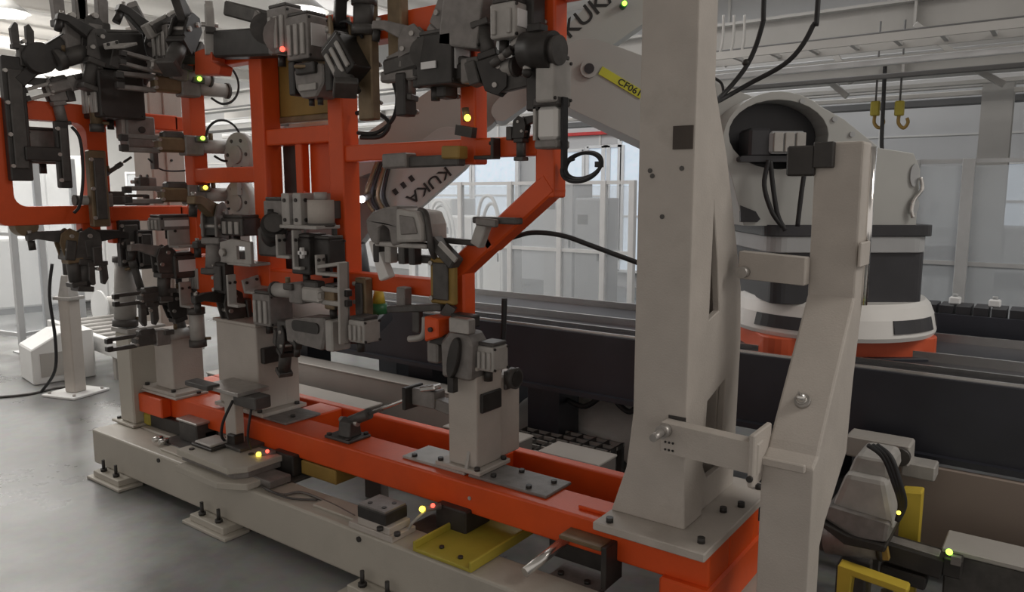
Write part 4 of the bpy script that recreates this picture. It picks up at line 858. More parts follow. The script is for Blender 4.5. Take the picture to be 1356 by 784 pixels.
def servo(label, p, dims, yaw=0, pitch=0, m='grey_cast', roll=0, stick=True, fins=3, name='valve_unit'):
    """boxy drive / valve unit: housing, lid with screws, connector, side label"""
    t = thing(name, label, 'valve unit', p, Euler((D(roll), D(-pitch), D(yaw))), group='valve and drive units of the fixture'); a, b, c = dims
    h = MB().box((0, 0, 0), (a, b, c)).build('housing', m, t, bevel=.008, seg=2)
    MB().box((0, 0, c/2+.008), (a*.9, b*.9, .016)).build('lid', 'dark_grey', t, bevel=.004)
    for i in range(fins): MB().box((a*(-.3+.6*i/max(1, fins-1)), -b/2-.005, -c*.05), (a*.16, .012, c*.7)).build('fin', 'light_grey', t, bevel=.003)
    if stick: MB().box((a/2+.002, 0, c*.05), (.004, b*.7, c*.5)).build('label_plate', 'sticker', t)
    for y in (-1, 1):
        for z in (-1, 1): MB().cyl((a/2, y*b*.42, z*c*.42), (a/2+.006, y*b*.42, z*c*.42), .006, n=6).build('screw', 'black', h)
    MB().cyl((-a*.25, 0, -c/2), (-a*.25, 0, -c/2-.05), .018, n=10).build('connector', 'black', t)
    return t
def ram(label, p, q, r, m='light_grey', rod=.25, name='air_cylinder'):
    """air cylinder from p (base) to q (rod tip)"""
    p, q = Vector(p), Vector(q); t = thing(name, label, 'cylinder', p, group='air cylinders of the fixture'); d = q-p; a, b = Vector((0, 0, 0)), d*(1-rod); u = d.normalized()
    MB().cyl(a, b, r, n=18).build('barrel', m, t)
    for c, e in ((a-u*.015, a+u*.025), (b-u*.025, b+u*.01)): MB().cyl(c, e, r*1.18, n=18).build('end_cap', 'dark_grey', t)
    MB().cyl(b, d, r*.35, n=10).build('rod', 'bright_steel', t); MB().cyl(d-u*.02, d+u*.03, r*.6, n=10).build('rod_head', 'black', t)
    s_ = u.orthogonal().normalized(); MB().cyl(a+u*.03+s_*r, a+u*.03+s_*(r+.03), .009, n=8).build('air_fitting', 'bronze', t)
    return t
def angle(label, p, h, w, foot, yaw=0, m='light_grey', th=.014, pitch=0, roll=0, name='angle_bracket'):
    """bent plate bracket: upright h tall, foot pointing along +X"""
    t = thing(name, label, 'bracket', p, Euler((D(roll), D(-pitch), D(yaw))), group='mounting brackets of the fixture')
    MB().box((0, 0, h/2), (th, w, h)).build('upright', m, t, bevel=.003); MB().box((foot/2, 0, th/2), (foot, w, th)).build('foot', m, t, bevel=.003)
    for y in (-.3, .3): MB().cyl((th/2, w*y, h*.75), (th/2+.008, w*y, h*.75), .008, n=6).build('bolt', 'black', t)
    return t
def hose(label, pts, r=.009, m='rubber', name='black_hose', closed=False):
    return tag(MB().tube(pts, r, closed=closed).build(name, m), label, 'hose')

YF = 2.30; XL = -4.22
# --- three grippers in a column left of the first orange post
x0 = X4[262]
for py, led, lab in ((112, 'led_green', 'top gripper with green lamp on the first orange post'), (192, 'led_green', 'middle gripper with green lamp and round cable on the first orange post'), (258, 'led_yellow', 'bottom gripper with yellow green lamp on the first orange post')):
    p = at(262, py, Y=2.31); gripper(lab, (x0+.075, 2.33, p.z), -97, s=1.12, led=led, body='bronze', jaw='grey_cast')
# round pale flanges seen through the window right of the post
for py, lab in ((205, 'pale round flange cover behind the middle gripper'), (268, 'pale round flange cover behind the bottom gripper')):
    p = at(318, py, Y=2.52); t = thing('flange_cover', lab, 'cover', p, group='flange covers')
    MB().cyl((0, -.02, 0), (0, .03, 0), .12, n=26).build('disc', 'robot_grey', t); MB().cyl((0, -.035, 0), (0, -.02, 0), .05, n=20).build('hub', 'light_grey', t); MB().bb(-.03, .03, -.05, .03, -.22, -.08).build('stem', 'robot_grey', t)
    for k in range(6): MB().cyl((.085*math.cos(k*PI/3), -.026, .085*math.sin(k*PI/3)), (.085*math.cos(k*PI/3), -.02, .085*math.sin(k*PI/3)), .01, n=8).build('bolt', 'dark_grey', t)
# --- left loop group (plane across the fixture)
p = at(22, 158, X=XL); slab('tall black mounting slab at the far left edge of the orange loop', (XL-.01, p.y, p.z), (.05, .10, .60), m='black', nb=4)
p = at(83, 205, X=XL+.02); slab('black upright slab hanging inside the orange loop', (XL+.02, p.y, p.z), (.04, .062, .34), m='black', arm=(-.18, 0, 0, .07))
p = at(56, 195, X=XL-.12); servo('grey flat unit inside the orange loop behind the black slab', (XL-.12, p.y, p.z), (.05, .16, .17), stick=False)
p = at(30, 62, X=XL); fork('small grey fork locator above the tall black slab at far left', (XL, p.y, p.z), 0, 0, .8, 'dark_grey')
a, b = at(48, 78, X=XL), at(118, 35, X=XL); t = thing('swing_arm', 'black swing arm rising from the left slab to the dark clamp head', 'arm', a, group='swing arms')
MB().bar(a, b, .07, .075).build('beam', 'black', t, world=True, bevel=.008); MB().cyl(a-Vector((.05, 0, 0)), a+Vector((.06, 0, 0)), .075, n=18).build('pivot_boss', 'black', t, world=True); MB().cyl(b-Vector((.045, 0, 0)), b+Vector((.055, 0, 0)), .05, n=16).build('pivot_boss', 'dark_grey', t, world=True)
MB().bar(a+(b-a)*.45+Vector((.04, 0, .01)), a+(b-a)*.95+Vector((.04, 0, .01)), .02, .05).build('cover_plate', 'grey_cast', t, world=True, bevel=.003); MB().bar(a+Vector((0, 0, -.03)), at(22, 110, X=XL), .06, .06).build('lower_link', 'black', t, world=True, bevel=.006)
for px, lab in ((92, 'left grey upright fork at the top left of the picture'), (122, 'right grey upright fork at the top left of the picture')):
    p = at(px, 32, X=XL+.02); fork(lab, (XL+.02, p.y, p.z), 0, 0, 1.25, 'grey_cast')
p = at(84, 108, X=XL); gripper('small grey finger gripper hanging under the black swing arm', (XL, p.y+.05, p.z), -90, -20, .8, led=None, loop=False, body='grey_cast', jaw='light_grey')
p = at(150, 75, X=XL+.03); servo('big black drive box at the top left above the orange loop', (XL+.03, p.y, p.z), (.22, .26, .22), m='black', fins=4, stick=False, roll=8)
p = at(150, 128, X=XL+.05); servo('black lower drive box hanging left of the tall column', (XL+.05, p.y, p.z), (.2, .24, .24), m='black', fins=4, stick=False)
p = at(163, 66, X=XL+.16); angle('steel angle plate lying on the big black drive box', (XL+.17, p.y-.06, p.z), .03, .10, .12, 20, 'light_grey', roll=20)
p = at(128, 62, X=XL+.1); toggle('dark toggle clamp left of the big black drive box', (XL+.1, p.y, p.z), -90, 15, 1.0, 'dark_grey', 'black')
p = at(104, 75, X=XL+.05); ram('dark air cylinder lying between the black arms at top left', (XL+.05, p.y-.1, p.z-.03), (XL+.05, p.y+.22, p.z+.10), .045, 'dark_grey')
p = at(125, 140, X=XL+.05); ram('bronze upright cylinder on the right side of the orange loop', (XL+.06, p.y, p.z-.12), (XL+.06, p.y, p.z+.14), .03, 'bronze')
p = at(60, 120, X=XL-.05); toggle('grey toggle clamp hanging inside the top of the orange loop', (XL-.02, p.y+.03, p.z), -90, -10, .75, 'grey_cast', 'dark_grey')
hose('black hose arching inside the right side of the orange loop', [at(95, 168, X=XL+.06), at(106, 185, X=XL+.08), at(110, 230, X=XL+.08), at(106, 270, X=XL+.08), at(98, 282, X=XL+.06)], .008)
p = at(182, 175, X=-4.17); t = thing('switch_box', 'grey square switch box with dark button on the tall column', 'switch box', p)
MB().box((0, 0, 0), (.09, .16, .17)).build('housing', 'grey_cast', t, bevel=.008); MB().cyl((.045, 0, .01), (.055, 0, .01), .018, n=14).build('button', 'black', t); MB().box((0, -.09, .02), (.07, .02, .12)).build('side_plate', 'light_grey', t, bevel=.003); MB().box((.02, .075, -.12), (.04, .03, .16)).build('rail', 'dark_grey', t, bevel=.003)
p = at(188, 241, X=-4.17); t = thing('limit_switch', 'small dark limit switch on the tall column', 'switch', p); MB().box((0, 0, 0), (.06, .06, .055)).build('body', 'dark_grey', t, bevel=.006); MB().box((0, .05, 0), (.04, .05, .05)).build('bracket', 'grey_cast', t, bevel=.004); MB().cyl((0, -.03, 0), (0, -.06, 0), .01).build('plunger', 'steel', t)
p = at(150, 222, X=-4.2); ram('thin dark probe rod pointing up right beside the orange loop', at(138, 232, X=-4.2), at(168, 212, X=-4.2), .012, 'dark_grey', .3)
p = at(138, 265, X=-4.2); gripper('green lit dark gripper just above the lower orange bar at left', (-4.2, p.y, p.z), 90, 0, .75, led='led_green', loop=False, body='dark_grey')
p = at(127, 250, X=XL+.03); slab('bronze upright block on the right post of the orange loop', (XL+.05, p.y, p.z), (.05, .09, .40), m='bronze')
# below the loop
p = at(78, 325, X=-4.25); toggle('dark bronze toggle clamp hanging below the orange loop at left', (-4.24, p.y+.05, p.z), -90, -5, .95, 'bronze', 'dark_grey')
p = at(112, 325, X=-4.25); toggle('second dark toggle clamp below the orange loop next to the bronze one', (-4.24, p.y, p.z), 90, -8, 1.05, 'dark_grey', 'black')
p = at(128, 350, X=-4.2); fork('dark hook shaped locator below the orange loop right of the clamps', (-4.2, p.y, p.z), 0, 0, .8, 'dark_grey', roll=180)
ram('grey upright cylinder standing on the short greenish column', at(166, 428, X=-4.33), at(166, 330, X=-4.33), .058, 'light_grey', .12)
p = at(172, 322, X=-4.25); slab('black slab holding the top of the grey upright cylinder', (-4.26, p.y, p.z), (.05, .12, .26), m='black')
p = at(189, 330, X=-4.22); slab('second black slab right of the grey upright cylinder', (-4.2, p.y, p.z), (.04, .09, .22), m='black')
p = at(182, 372, X=-4.2); ram('slanted dark cylinder right of the grey upright cylinder', at(176, 348, X=-4.2), at(192, 400, X=-4.2), .02, 'dark_grey')
# --- cluster on the first pedestal
xc = -4.05
for k, (px, py, fn) in enumerate([
    (226, 296, lambda P: servo('flat grey valve unit on top of the left pedestal cluster', (xc, P.y, P.z), (.12, .20, .07), m='grey_cast')),
    (238, 312, lambda P: angle('light steel shelf bracket in the left pedestal cluster', (xc+.05, P.y, P.z-.06), .12, .20, .10, 0, 'light_grey')),
    (215, 345, lambda P: toggle('dark toggle clamp in the middle of the left pedestal cluster', (xc+.02, P.y, P.z), -90, 5, .95, 'dark_grey', 'grey_cast')),
    (240, 352, lambda P: servo('dark drive box in the left pedestal cluster with pale fins', (xc, P.y, P.z), (.14, .16, .13), m='dark_grey')),
    (262, 365, lambda P: servo('finned grey drive at the right of the left pedestal cluster', (xc+.05, P.y, P.z), (.12, .10, .17), m='grey_cast', fins=4)),
    (205, 392, lambda P: gripper('low dark gripper at the left of the left pedestal cluster', (xc, P.y+.05, P.z), -90, 0, .85, led=None, loop=False, body='dark_grey')),
    (235, 388, lambda P: angle('pale angle bracket low in the left pedestal cluster', (xc+.08, P.y, P.z-.07), .14, .07, .10, 0, 'light_grey')),
    (232, 405, lambda P: toggle('black toggle clamp sitting right on top of the left pedestal', (xc, P.y, P.z), -90, -10, .9, 'black', 'black')),
    (268, 335, lambda P: toggle('bronze toggle clamp between the left cluster and the orange apron', (-3.82, P.y, P.z), -80, 0, 1.0, 'bronze', 'dark_grey')),
    (262, 420, lambda P: ram('grey upright cylinder between the two left pedestals', (-3.88, 2.3, P.z-.12), (-3.88, 2.3, P.z+.14), .04, 'light_grey')),
    (196, 405, lambda P: fork('dark fork locator hanging left of the left pedestal cluster', (xc, P.y, P.z), 0, 0, .8, 'dark_grey', roll=180)),
    (192, 447, lambda P: gripper('dark gripper pointing left just above the short greenish column', (-4.0, 2.15, P.z), -90, 0, .9, led=None, loop=False, body='dark_grey')),
    ]): fn(at(px, py, X=xc))
p = at(240, 300, X=-4.0); hose('thin black hose along the tall column between the grippers', [at(196, 210, X=-4.15), at(215, 225, X=-4.15), at(245, 226, X=-4.15), at(252, 222, X=-4.1)], .005)
# --- top row: levers and boxes above the first posts
p = at(185, 35, Y=2.34); slab('pale lever plate leaning left at the top above the tall column', (p.x, 2.34, p.z), (.05, .09, .26), 0, 0, 'grey_cast', roll=28)
p = at(232, 30, Y=2.34); slab('long pale lever plate leaning right at the top', (p.x, 2.30, p.z), (.05, .075, .30), 0, 0, 'light_grey', roll=-58)
p = at(230, 60, Y=2.32); servo('grey valve box with pale label under the top levers', (p.x, 2.3, p.z), (.16, .12, .18), m='grey_cast')
p = at(208, 62, Y=2.32); toggle('dark toggle clamp left of the grey valve box at the top', (p.x, 2.3, p.z), -90, 25, 1.15, 'dark_grey', 'black')
p = at(255, 45, Y=2.32); toggle('black toggle clamp right of the grey valve box at the top', (p.x, 2.28, p.z), -60, 40, 1.2, 'black', 'dark_grey')
p = at(283, 42, Y=2.3); fork('grey drilled jaw block with holes at the top above the first orange post', (p.x, 2.28, p.z), 60, 0, 1.0, 'light_grey')
p = at(282, 84, Y=2.3); t = thing('orange_bracket', 'small bright orange brown bracket above the top gripper', 'bracket', p); MB().prism([(-.11, -.05), (.1, -.07), (.12, -.03), (.05, .0), (.05, .05), (-.02, .07), (-.1, .06)], XZ, -.04, .04).build('block', 'robot_red', t, bevel=.006); MB().cyl((.0, -.02, .05), (.0, -.02, .10), .018, n=10).build('plug', 'yellow_plate', t)
p = at(245, 97, Y=2.3); gripper('flat bronze gripper with pink tip above the top gripper', (p.x, 2.26, p.z), -95, 8, .9, led=None, loop=False, body='steel', jaw='grey_cast')
a, b = at(300, 66, Y=2.3), at(372, 10, Y=2.3)
t = thing('swing_arm', 'heavy dark swing arm rising to the right at the top between the orange posts', 'arm', a, group='swing arms'); MB().bar(at(292, 60, Y=2.3), at(395, 55, Y=2.3), .09, .13).build('beam', 'black', t, world=True, bevel=.01); MB().bar(at(305, 12, Y=2.3), at(375, 30, Y=2.3), .08, .07).build('upper_beam', 'dark_grey', t, world=True, bevel=.008); MB().cyl(at(352, 38, Y=2.24), at(352, 38, Y=2.36), .07, n=18).build('pivot_boss', 'dark_grey', t, world=True); MB().cyl(at(374, 48, Y=2.24), at(374, 48, Y=2.36), .085, n=18).build('pivot_boss', 'grey_cast', t, world=True); MB().bar(at(340, 20, Y=2.26), at(380, 60, Y=2.26), .04, .05).build('link', 'grey_cast', t, world=True, bevel=.005)
p = at(376, 42, Y=2.26); servo('grey drive housing with red lamp at the right end of the dark swing arm', (p.x, 2.27, p.z), (.14, .10, .2), m='grey_cast', stick=False); q = at(374, 65, Y=2.2); tag(MB().sphere(q, .012).build('status_lamp', 'led_red'), 'tiny red status lamp below the grey drive housing', 'lamp')
p = at(405, 52, Y=2.27); servo('grey drive box with white label plate above the ochre panel', (p.x, 2.28, p.z), (.15, .12, .19), m='grey_cast')
p = at(410, 78, Y=2.27); angle('bronze angle bracket under the white labelled drive box', (p.x, 2.3, p.z-.05), .10, .12, .1, -60, 'bronze')
p = at(420, 108, Y=2.28); t = thing('hex_clamp', 'hexagonal grey clamp head with black jaws in front of the ochre panel', 'clamp', p, group='grippers and clamps of the fixture')
MB().prism([(-.10, .05), (-.09, -.03), (-.05, -.075), (.05, -.075), (.1, -.02), (.1, .06), (.03, .075), (-.04, .075)], XZ, -.05, .06).build('head', 'grey_cast', t, bevel=.01)
for x in (-.125, .125): MB().box((x, 0, .02), (.04, .09, .15)).build('jaw', 'black', t, bevel=.005)
MB().box((0, -.055, .05), (.13, .03, .05)).build('slot_cover', 'black', t, bevel=.005); MB().box((0, -.055, -.03), (.12, .01, .03)).build('face_plate', 'light_grey', t, bevel=.003)
for x in (-.03, .03): MB().cyl((x, -.01, -.07), (x, -.01, -.105), .013, n=10).build('stud', 'black', t)
MB().bar((0, .05, .02), (.0, .16, .02), .06, .06).build('mount', 'dark_grey', t)
p = at(455, 55, Y=2.29); toggle('brown toggle clamp on the second tall orange post', (p.x, 2.27, p.z), -35, 35, 1.2, 'bronze', 'black')
p = at(470, 82, Y=2.28); servo('black drive box tilted on the second tall orange post', (p.x, 2.24, p.z), (.13, .12, .18), m='black', roll=0, pitch=35, stick=False)
p = at(487, 60, Y=2.3); slab('tall bronze hanger plate right of the second tall orange post', (p.x, 2.3, p.z), (.05, .09, .62), 90, 0, 'bronze', nb=4)
p = at(527, 25, Y=2.33); slab('dark bronze hanger plate crossing the top orange tube', (p.x, 2.33, p.z), (.05, .08, .36), 90, 0, 'bronze', nb=3)
p = at(485, 15, Y=2.3); ram('dark upright cylinder at the top beside the second tall orange post', at(482, 42, Y=2.28), at(482, -12, Y=2.28), .045, 'dark_grey', .2)
hose('thin black hose bowed over the second tall orange post', [at(440, 40, Y=2.26), at(455, 28, Y=2.24), at(470, 36, Y=2.24), at(480, 50, Y=2.27)], .007)
# pliers / gun group right of second post
p = at(520, 95, Y=2.3); a, b = at(512, 92, Y=2.28), at(560, 78, Y=2.28)
t = thing('swing_arm', 'grey padded swing arm pointing left between the orange posts', 'arm', b, group='swing arms'); MB().bar(a, b, .06, .07).build('pad_arm', 'dark_grey', t, world=True, bevel=.012); MB().bar(at(515, 80, Y=2.28), at(568, 55, Y=2.28), .025, .025).build('tie_rod', 'grey_cast', t, world=True); MB().bar(at(508, 103, Y=2.28), at(556, 98, Y=2.28), .05, .045).build('lower_arm', 'grey_cast', t, world=True, bevel=.008); MB().cyl(at(563, 70, Y=2.22), at(563, 70, Y=2.34), .06, n=18).build('pivot_boss', 'dark_grey', t, world=True)
p = at(537, 126, Y=2.28); slab('black grip shaped block hanging under the padded swing arm', (p.x, 2.28, p.z), (.07, .055, .17), 90, 0, 'black', nb=2)
p = at(590, 82, Y=2.28); servo('black drive box with white sticker between the orange posts', (p.x, 2.27, p.z), (.18, .12, .19), m='black', fins=0); q = at(583, 88, Y=2.2)
MB().box((-.02, -.066, -.02), (.075, .006, .026)).build('sticker', 'sticker', bpy.data.objects[[o.name for o in bpy.data.objects if o.name.startswith('valve_unit')][-1]])
p = at(590, 115, Y=2.3); slab('small black foot under the stickered drive box', (p.x, 2.3, p.z), (.08, .06, .09), 90, 0, 'black', nb=2)
p = at(548, 62, Y=2.3); toggle('grey toggle clamp under the top orange tube', (p.x, 2.3, p.z), 200, 10, .9, 'grey_cast', 'grey_cast')
p = at(620, 28, Y=2.26); servo('large grey cast drive at the top left of the right orange post', (p.x, 2.27, p.z), (.19, .12, .2), m='grey_cast', stick=False, pitch=-10, fins=0)
p = at(598, 20, Y=2.3); toggle('grey toggle clamp beside the large cast drive at the top', (p.x, 2.3, p.z), 180, 40, 1.0, 'grey_cast', 'light_grey')
p = at(676, 30, Y=2.24); servo('pale square drive box with screws at the top left of the right orange post', (p.x, 2.24, p.z), (.11, .10, .12), m='light_grey', fins=2)
p = at(699, 28, Y=2.3); slab('wide black slab between pale drive box and right orange post', (p.x, 2.3, p.z), (.08, .10, .24), 90, 0, 'black')
# clamp on the short orange upright
p = at(655, 88, Y=2.26); toggle('black toggle clamp with bright lever right of the short orange upright', (p.x, 2.26, p.z-.03), 20, 15, .85, 'black', 'dark_grey', roll=180)
p = at(632, 95, Y=2.28); gripper('black horizontal gripper crossing the short orange upright', (p.x, 2.27, p.z), 180, 0, .95, led=None, loop=False, body='black', jaw='black')
t = thing('lever_handle', 'bright bent lever handle hanging beside the right orange post', 'handle', at(690, 55, Y=2.24)); MB().tube([at(680, 60, Y=2.24), at(690, 54, Y=2.22), at(698, 62, Y=2.22), at(698, 95, Y=2.22)], .016).build('lever', 'light_grey', t, world=True); MB().sphere(at(698, 96, Y=2.22), .019).build('knob', 'black', t, world=True)
p = at(668, 75, Y=2.25); ram('thin grey cylinder slanting left of the bright lever handle', at(656, 82, Y=2.22), at(682, 62, Y=2.22), .013, 'grey_cast')
p = at(722, 66, Y=2.26); t = thing('servo_motor', 'black round servo motor on the right orange post', 'motor', p); MB().cyl((-.07, -.02, 0), (.05, -.02, -.01), .065, n=22).build('housing', 'black', t); MB().cyl((.05, -.02, -.01), (.075, -.02, -.012), .05, n=22).build('end_bell', 'dark_grey', t); MB().box((-.02, -.02, .07), (.06, .05, .03)).build('connector', 'black', t, bevel=.005); MB().box((-.03, .05, 0), (.08, .08, .08)).build('mount', 'dark_grey', t)
p = at(733, 108, Y=2.28); servo('pale grey valve block under the black motor on the right orange post', (p.x, 2.28, p.z), (.075, .12, .15), m='light_grey', stick=False, fins=0)
p = at(714, 118, Y=2.3); slab('black bracket left of the pale valve block', (p.x, 2.28, p.z), (.06, .05, .16), 90, 0, 'black', nb=2)
t = thing('air_cylinder', 'white grey upright square cylinder on the right orange post', 'cylinder', at(731, 192, Y=2.29), group='air cylinders of the fixture')
pa, pb = at(731, 186, Y=2.29), at(731, 142, Y=2.29); MB().bb(pa.x-.042, pa.x+.042, 2.25, 2.33, pa.z, pb.z).build('barrel', 'robot_white', t, world=True, bevel=.012); MB().bb(pa.x-.048, pa.x+.048, 2.245, 2.335, pa.z-.03, pa.z).build('end_cap', 'grey_cast', t, world=True, bevel=.006); MB().bb(pa.x-.055, pa.x+.05, 2.245, 2.335, pb.z, pb.z+.035).build('end_cap', 'dark_grey', t, world=True, bevel=.006); MB().bb(pa.x-.055, pa.x-.045, 2.25, 2.3, pa.z, pb.z).build('side_rail', 'light_grey', t, world=True); MB().bb(pa.x+.05, pa.x+.06, 2.27, 2.30, pa.z-.1, pb.z+.03).build('hose_strip', 'rubber', t, world=True)
p = at(690, 178, Y=2.33); toggle('black toggle clamp standing on the orange cross tube near the right post', (p.x, 2.33, p.z+.02), 0, 0, .5, 'black', 'black')
p = at(654, 200, Y=2.33); angle('small black angle bracket on the orange cross tube', (p.x, 2.34, p.z-.03), .08, .05, .09, 180, 'black')
t = thing('swing_arm', 'dark flat arm with ochre end block under the orange cross tube', 'arm', at(560, 214, Y=2.28), group='swing arms'); MB().bar(at(515, 216, Y=2.3), at(612, 212, Y=2.3), .05, .045).build('beam', 'dark_grey', t, world=True, bevel=.006); MB().bar(at(513, 214, Y=2.29), at(545, 212, Y=2.29), .07, .06).build('grey_block', 'grey_cast', t, world=True, bevel=.006); MB().bar(at(590, 202, Y=2.29), at(614, 202, Y=2.29), .06, .05).build('end_block', 'ochre', t, world=True, bevel=.006)
t = thing('proximity_switch', 'bright yellow green sensor on the lower part of the short orange upright', 'proximity switch', at(618, 152, Y=2.33)); MB().cyl(at(618, 160, Y=2.32), at(616, 143, Y=2.32), .014).build('sensor_barrel', 'bronze', t, world=True); MB().sphere(at(619, 156, Y=2.29), .013).build('led', 'led_yellow', t, world=True); MB().bar(at(606, 172, Y=2.32), at(628, 176, Y=2.32), .03, .04).build('plug', 'black', t, world=True)
# hoses by the posts
hose('black hose bowed right of the second tall orange post', [at(472, 150, Y=2.4), at(495, 148, Y=2.4), at(515, 162, Y=2.4), at(505, 180, Y=2.4), at(478, 182, Y=2.4)], .010)
hose('second black hose hanging right of the second tall orange post', [at(520, 105, Y=2.4), at(526, 130, Y=2.4), at(520, 158, Y=2.4), at(498, 176, Y=2.4), at(474, 176, Y=2.4)], .009)
t = thing('cable_coil', 'black cable coil hanging off the right orange post', 'cable', at(746, 222, Y=2.38))
cc = at(771, 222, Y=2.38)
for k in range(3): MB().tube([cc+Vector((.082*math.cos(2*PI*i/12)*(1-.04*k), .01*k-.01, .05*math.sin(2*PI*i/12)*(1-.05*k)+.012*math.cos(2*PI*i/12)+.004*k)) for i in range(12)], .0065, closed=True, seg=4).build('turn', 'rubber', t, world=True)
MB().tube([at(746, 214, Y=2.38), at(752, 213, Y=2.37), at(760, 210, Y=2.37)], .008).build('lead', 'rubber', t, world=True); MB().box(cc+Vector((.07, 0, .01)), (.02, .03, .02)).build('tie', 'black', t, world=True)
hose('black hose arching right from the middle clamp behind the pillar', [at(640, 318, Y=2.5), at(672, 316, Y=2.5), at(705, 308, Y=2.5), at(745, 312, Y=2.55), at(785, 326, Y=2.6), at(850, 350, Y=2.7)], .010)
# overhead cables at the pillar
t = thing('cable_bundle', 'two black cables hanging from above behind the top of the pillar', 'cable', at(952, 128, Y=2.75)); 
MB().tube([Vector((at(1012, -10, Y=2.75).x, 2.8, 4.69)), Vector((at(1012, -10, Y=2.75).x, 2.77, 3.2)), at(1012, -10, Y=2.75), at(1010, 30, Y=2.75), at(990, 85, Y=2.75), at(952, 130, Y=2.68), Vector((-.985, 2.45, 1.93)), Vector((-.985, 2.43, 1.8))], .009).build('cable', 'rubber', t, world=True); MB().tube([Vector((at(1084, -10, Y=2.75).x, 2.8, 4.69)), Vector((at(1084, -10, Y=2.75).x, 2.77, 3.2)), at(1084, -10, Y=2.75), at(1076, 35, Y=2.75), at(1045, 80, Y=2.75), at(990, 112, Y=2.75), at(953, 133, Y=2.68), Vector((-.98, 2.47, 1.9)), Vector((-.985, 2.44, 1.75))], .009).build('cable', 'rubber', t, world=True); MB().tube([at(940, 100, Y=2.72), at(955, 110, Y=2.74), at(958, 125, Y=2.72)], .005).build('cable', 'rubber', t, world=True); MB().sphere(at(988, 83, Y=2.75), .014).build('tie', 'black', t, world=True)
# --- centre: weld gun and plates
p = at(535, 300, Y=2.30)
t = thing('weld_gun', 'grey cast weld gun with dark throat below the robot wrist', 'weld gun', p); g = .0037
def G(px, py): return ((px-535)*g, (300-py)*g)
MB().prism([G(489, 292), G(500, 283), G(520, 278), G(540, 276), G(546, 300), G(546, 318), G(530, 322), G(526, 303), G(518, 298), G(510, 302), G(508, 322), G(497, 318), G(490, 305)], XZ, -.06, .07).build('yoke', 'grey_cast', t, bevel=.01, seg=2)
MB().prism([G(543, 279), G(575, 282), G(582, 296), G(582, 315), G(543, 317)], XZ, -.08, .08).build('transformer', 'light_grey', t, bevel=.012, seg=2); MB().prism([G(550, 286), G(572, 288), G(577, 306), G(552, 308)], XZ, -.088, -.08).build('cover', 'grey_cast', t, bevel=.004)
MB().box((.02, 0, -.075), (.30, .1, .02)).build('base_bar', 'light_grey', t, bevel=.004)
MB().tube([(.12, -.03, .07), (.16, -.04, .06), (.185, -.05, .0), (.19, -.04, -.08), (.17, 0, -.12)], .013).build('cable', 'dark_grey', t)
for x, m in ((-.13, 'black'), (-.06, 'light_grey'), (.02, 'dark_grey'), (.08, 'black')): MB().box((x, -.02, -.115), (.035, .05, .08)).build('lower_block', m, t, bevel=.005)
MB().prism([G(487, 318), G(497, 316), G(520, 358), G(504, 364)], XZ, -.04, .0).build('pale_fin', 'robot_white', t, bevel=.005); MB().box((.0, .03, -.135), (.28, .06, .03)).build('tray', 'dark_grey', t, bevel=.005)
for px, py, lab, m in ((588, 372, 'olive ochre plate in front of the lower orange upright', 'ochre'),):
    p = at(px, py, Y=2.31); slab(lab, (p.x, 2.31, p.z), (.03, .13, .19), -90, 0, m, nb=2)
p = at(593, 335, Y=2.3); t = thing('swing_arm', 'slanting dark arm running down right from the weld gun', 'arm', p, group='swing arms'); MB().bar(at(575, 318, Y=2.3), at(605, 350, Y=2.3), .06, .05).build('beam', 'dark_grey', t, world=True, bevel=.006); MB().bar(at(582, 322, Y=2.27), at(604, 345, Y=2.27), .01, .02).build('edge_strip', 'light_grey', t, world=True)
p = at(655, 292, Y=2.32); t = thing('swing_arm', 'dark flat latch arm on top of the chamfered orange corner', 'arm', p, group='swing arms'); MB().bar(at(630, 291, Y=2.3), at(688, 293, Y=2.3), .05, .025).build('beam', 'dark_grey', t, world=True, bevel=.005); MB().bar(at(632, 293, Y=2.26), at(658, 296, Y=2.26), .03, .03).build('nose', 'grey_cast', t, world=True, bevel=.005); MB().bar(at(642, 296, Y=2.3), at(632, 325, Y=2.3), .04, .05).build('post', 'light_grey', t, world=True, bevel=.004); MB().bar(at(590, 318, Y=2.34), at(632, 322, Y=2.34), .04, .022).build('foot_bar', 'black', t, world=True, bevel=.004)
# --- valve cluster between the tall posts
x0 = -3.05
p = at(372, 285, Y=2.26); servo('grey angled valve body at the left of the centre valve cluster', (p.x, 2.28, p.z), (.16, .12, .14), m='grey_cast', stick=False, fins=0)
for px, lab in ((389, 'left pale drilled valve block of the centre cluster'), (404, 'right pale drilled valve block of the centre cluster')):
    p = at(px, 278, Y=2.25); t = thing('valve_block', lab, 'valve', p, group='valve and drive units of the fixture'); MB().box((0, 0, 0), (.055, .10, .155)).build('block', 'light_grey', t, bevel=.005)
    for z in (-.045, .045): MB().cyl((.0, -.05, z), (0, -.056, z), .009, n=10).build('port', 'black', t); MB().cyl((.0275, -.02, z), (.034, -.02, z), .009, n=10).build('port', 'black', t)
p = at(425, 278, Y=2.26); t = thing('regulator', 'pinkish round pressure regulator right of the drilled valve blocks', 'regulator', p); MB().cyl((0, 0, -.065), (0, 0, .045), .06, n=22).build('bowl', 'beige_paint', t); MB().cyl((0, 0, .045), (0, 0, .08), .03, n=16).build('knob', 'light_grey', t); MB().cyl((0, 0, -.075), (0, 0, -.06), .065, n=22).build('rim', 'dark_grey', t); MB().box((0, .07, 0), (.06, .06, .08)).build('mount', 'dark_grey', t)
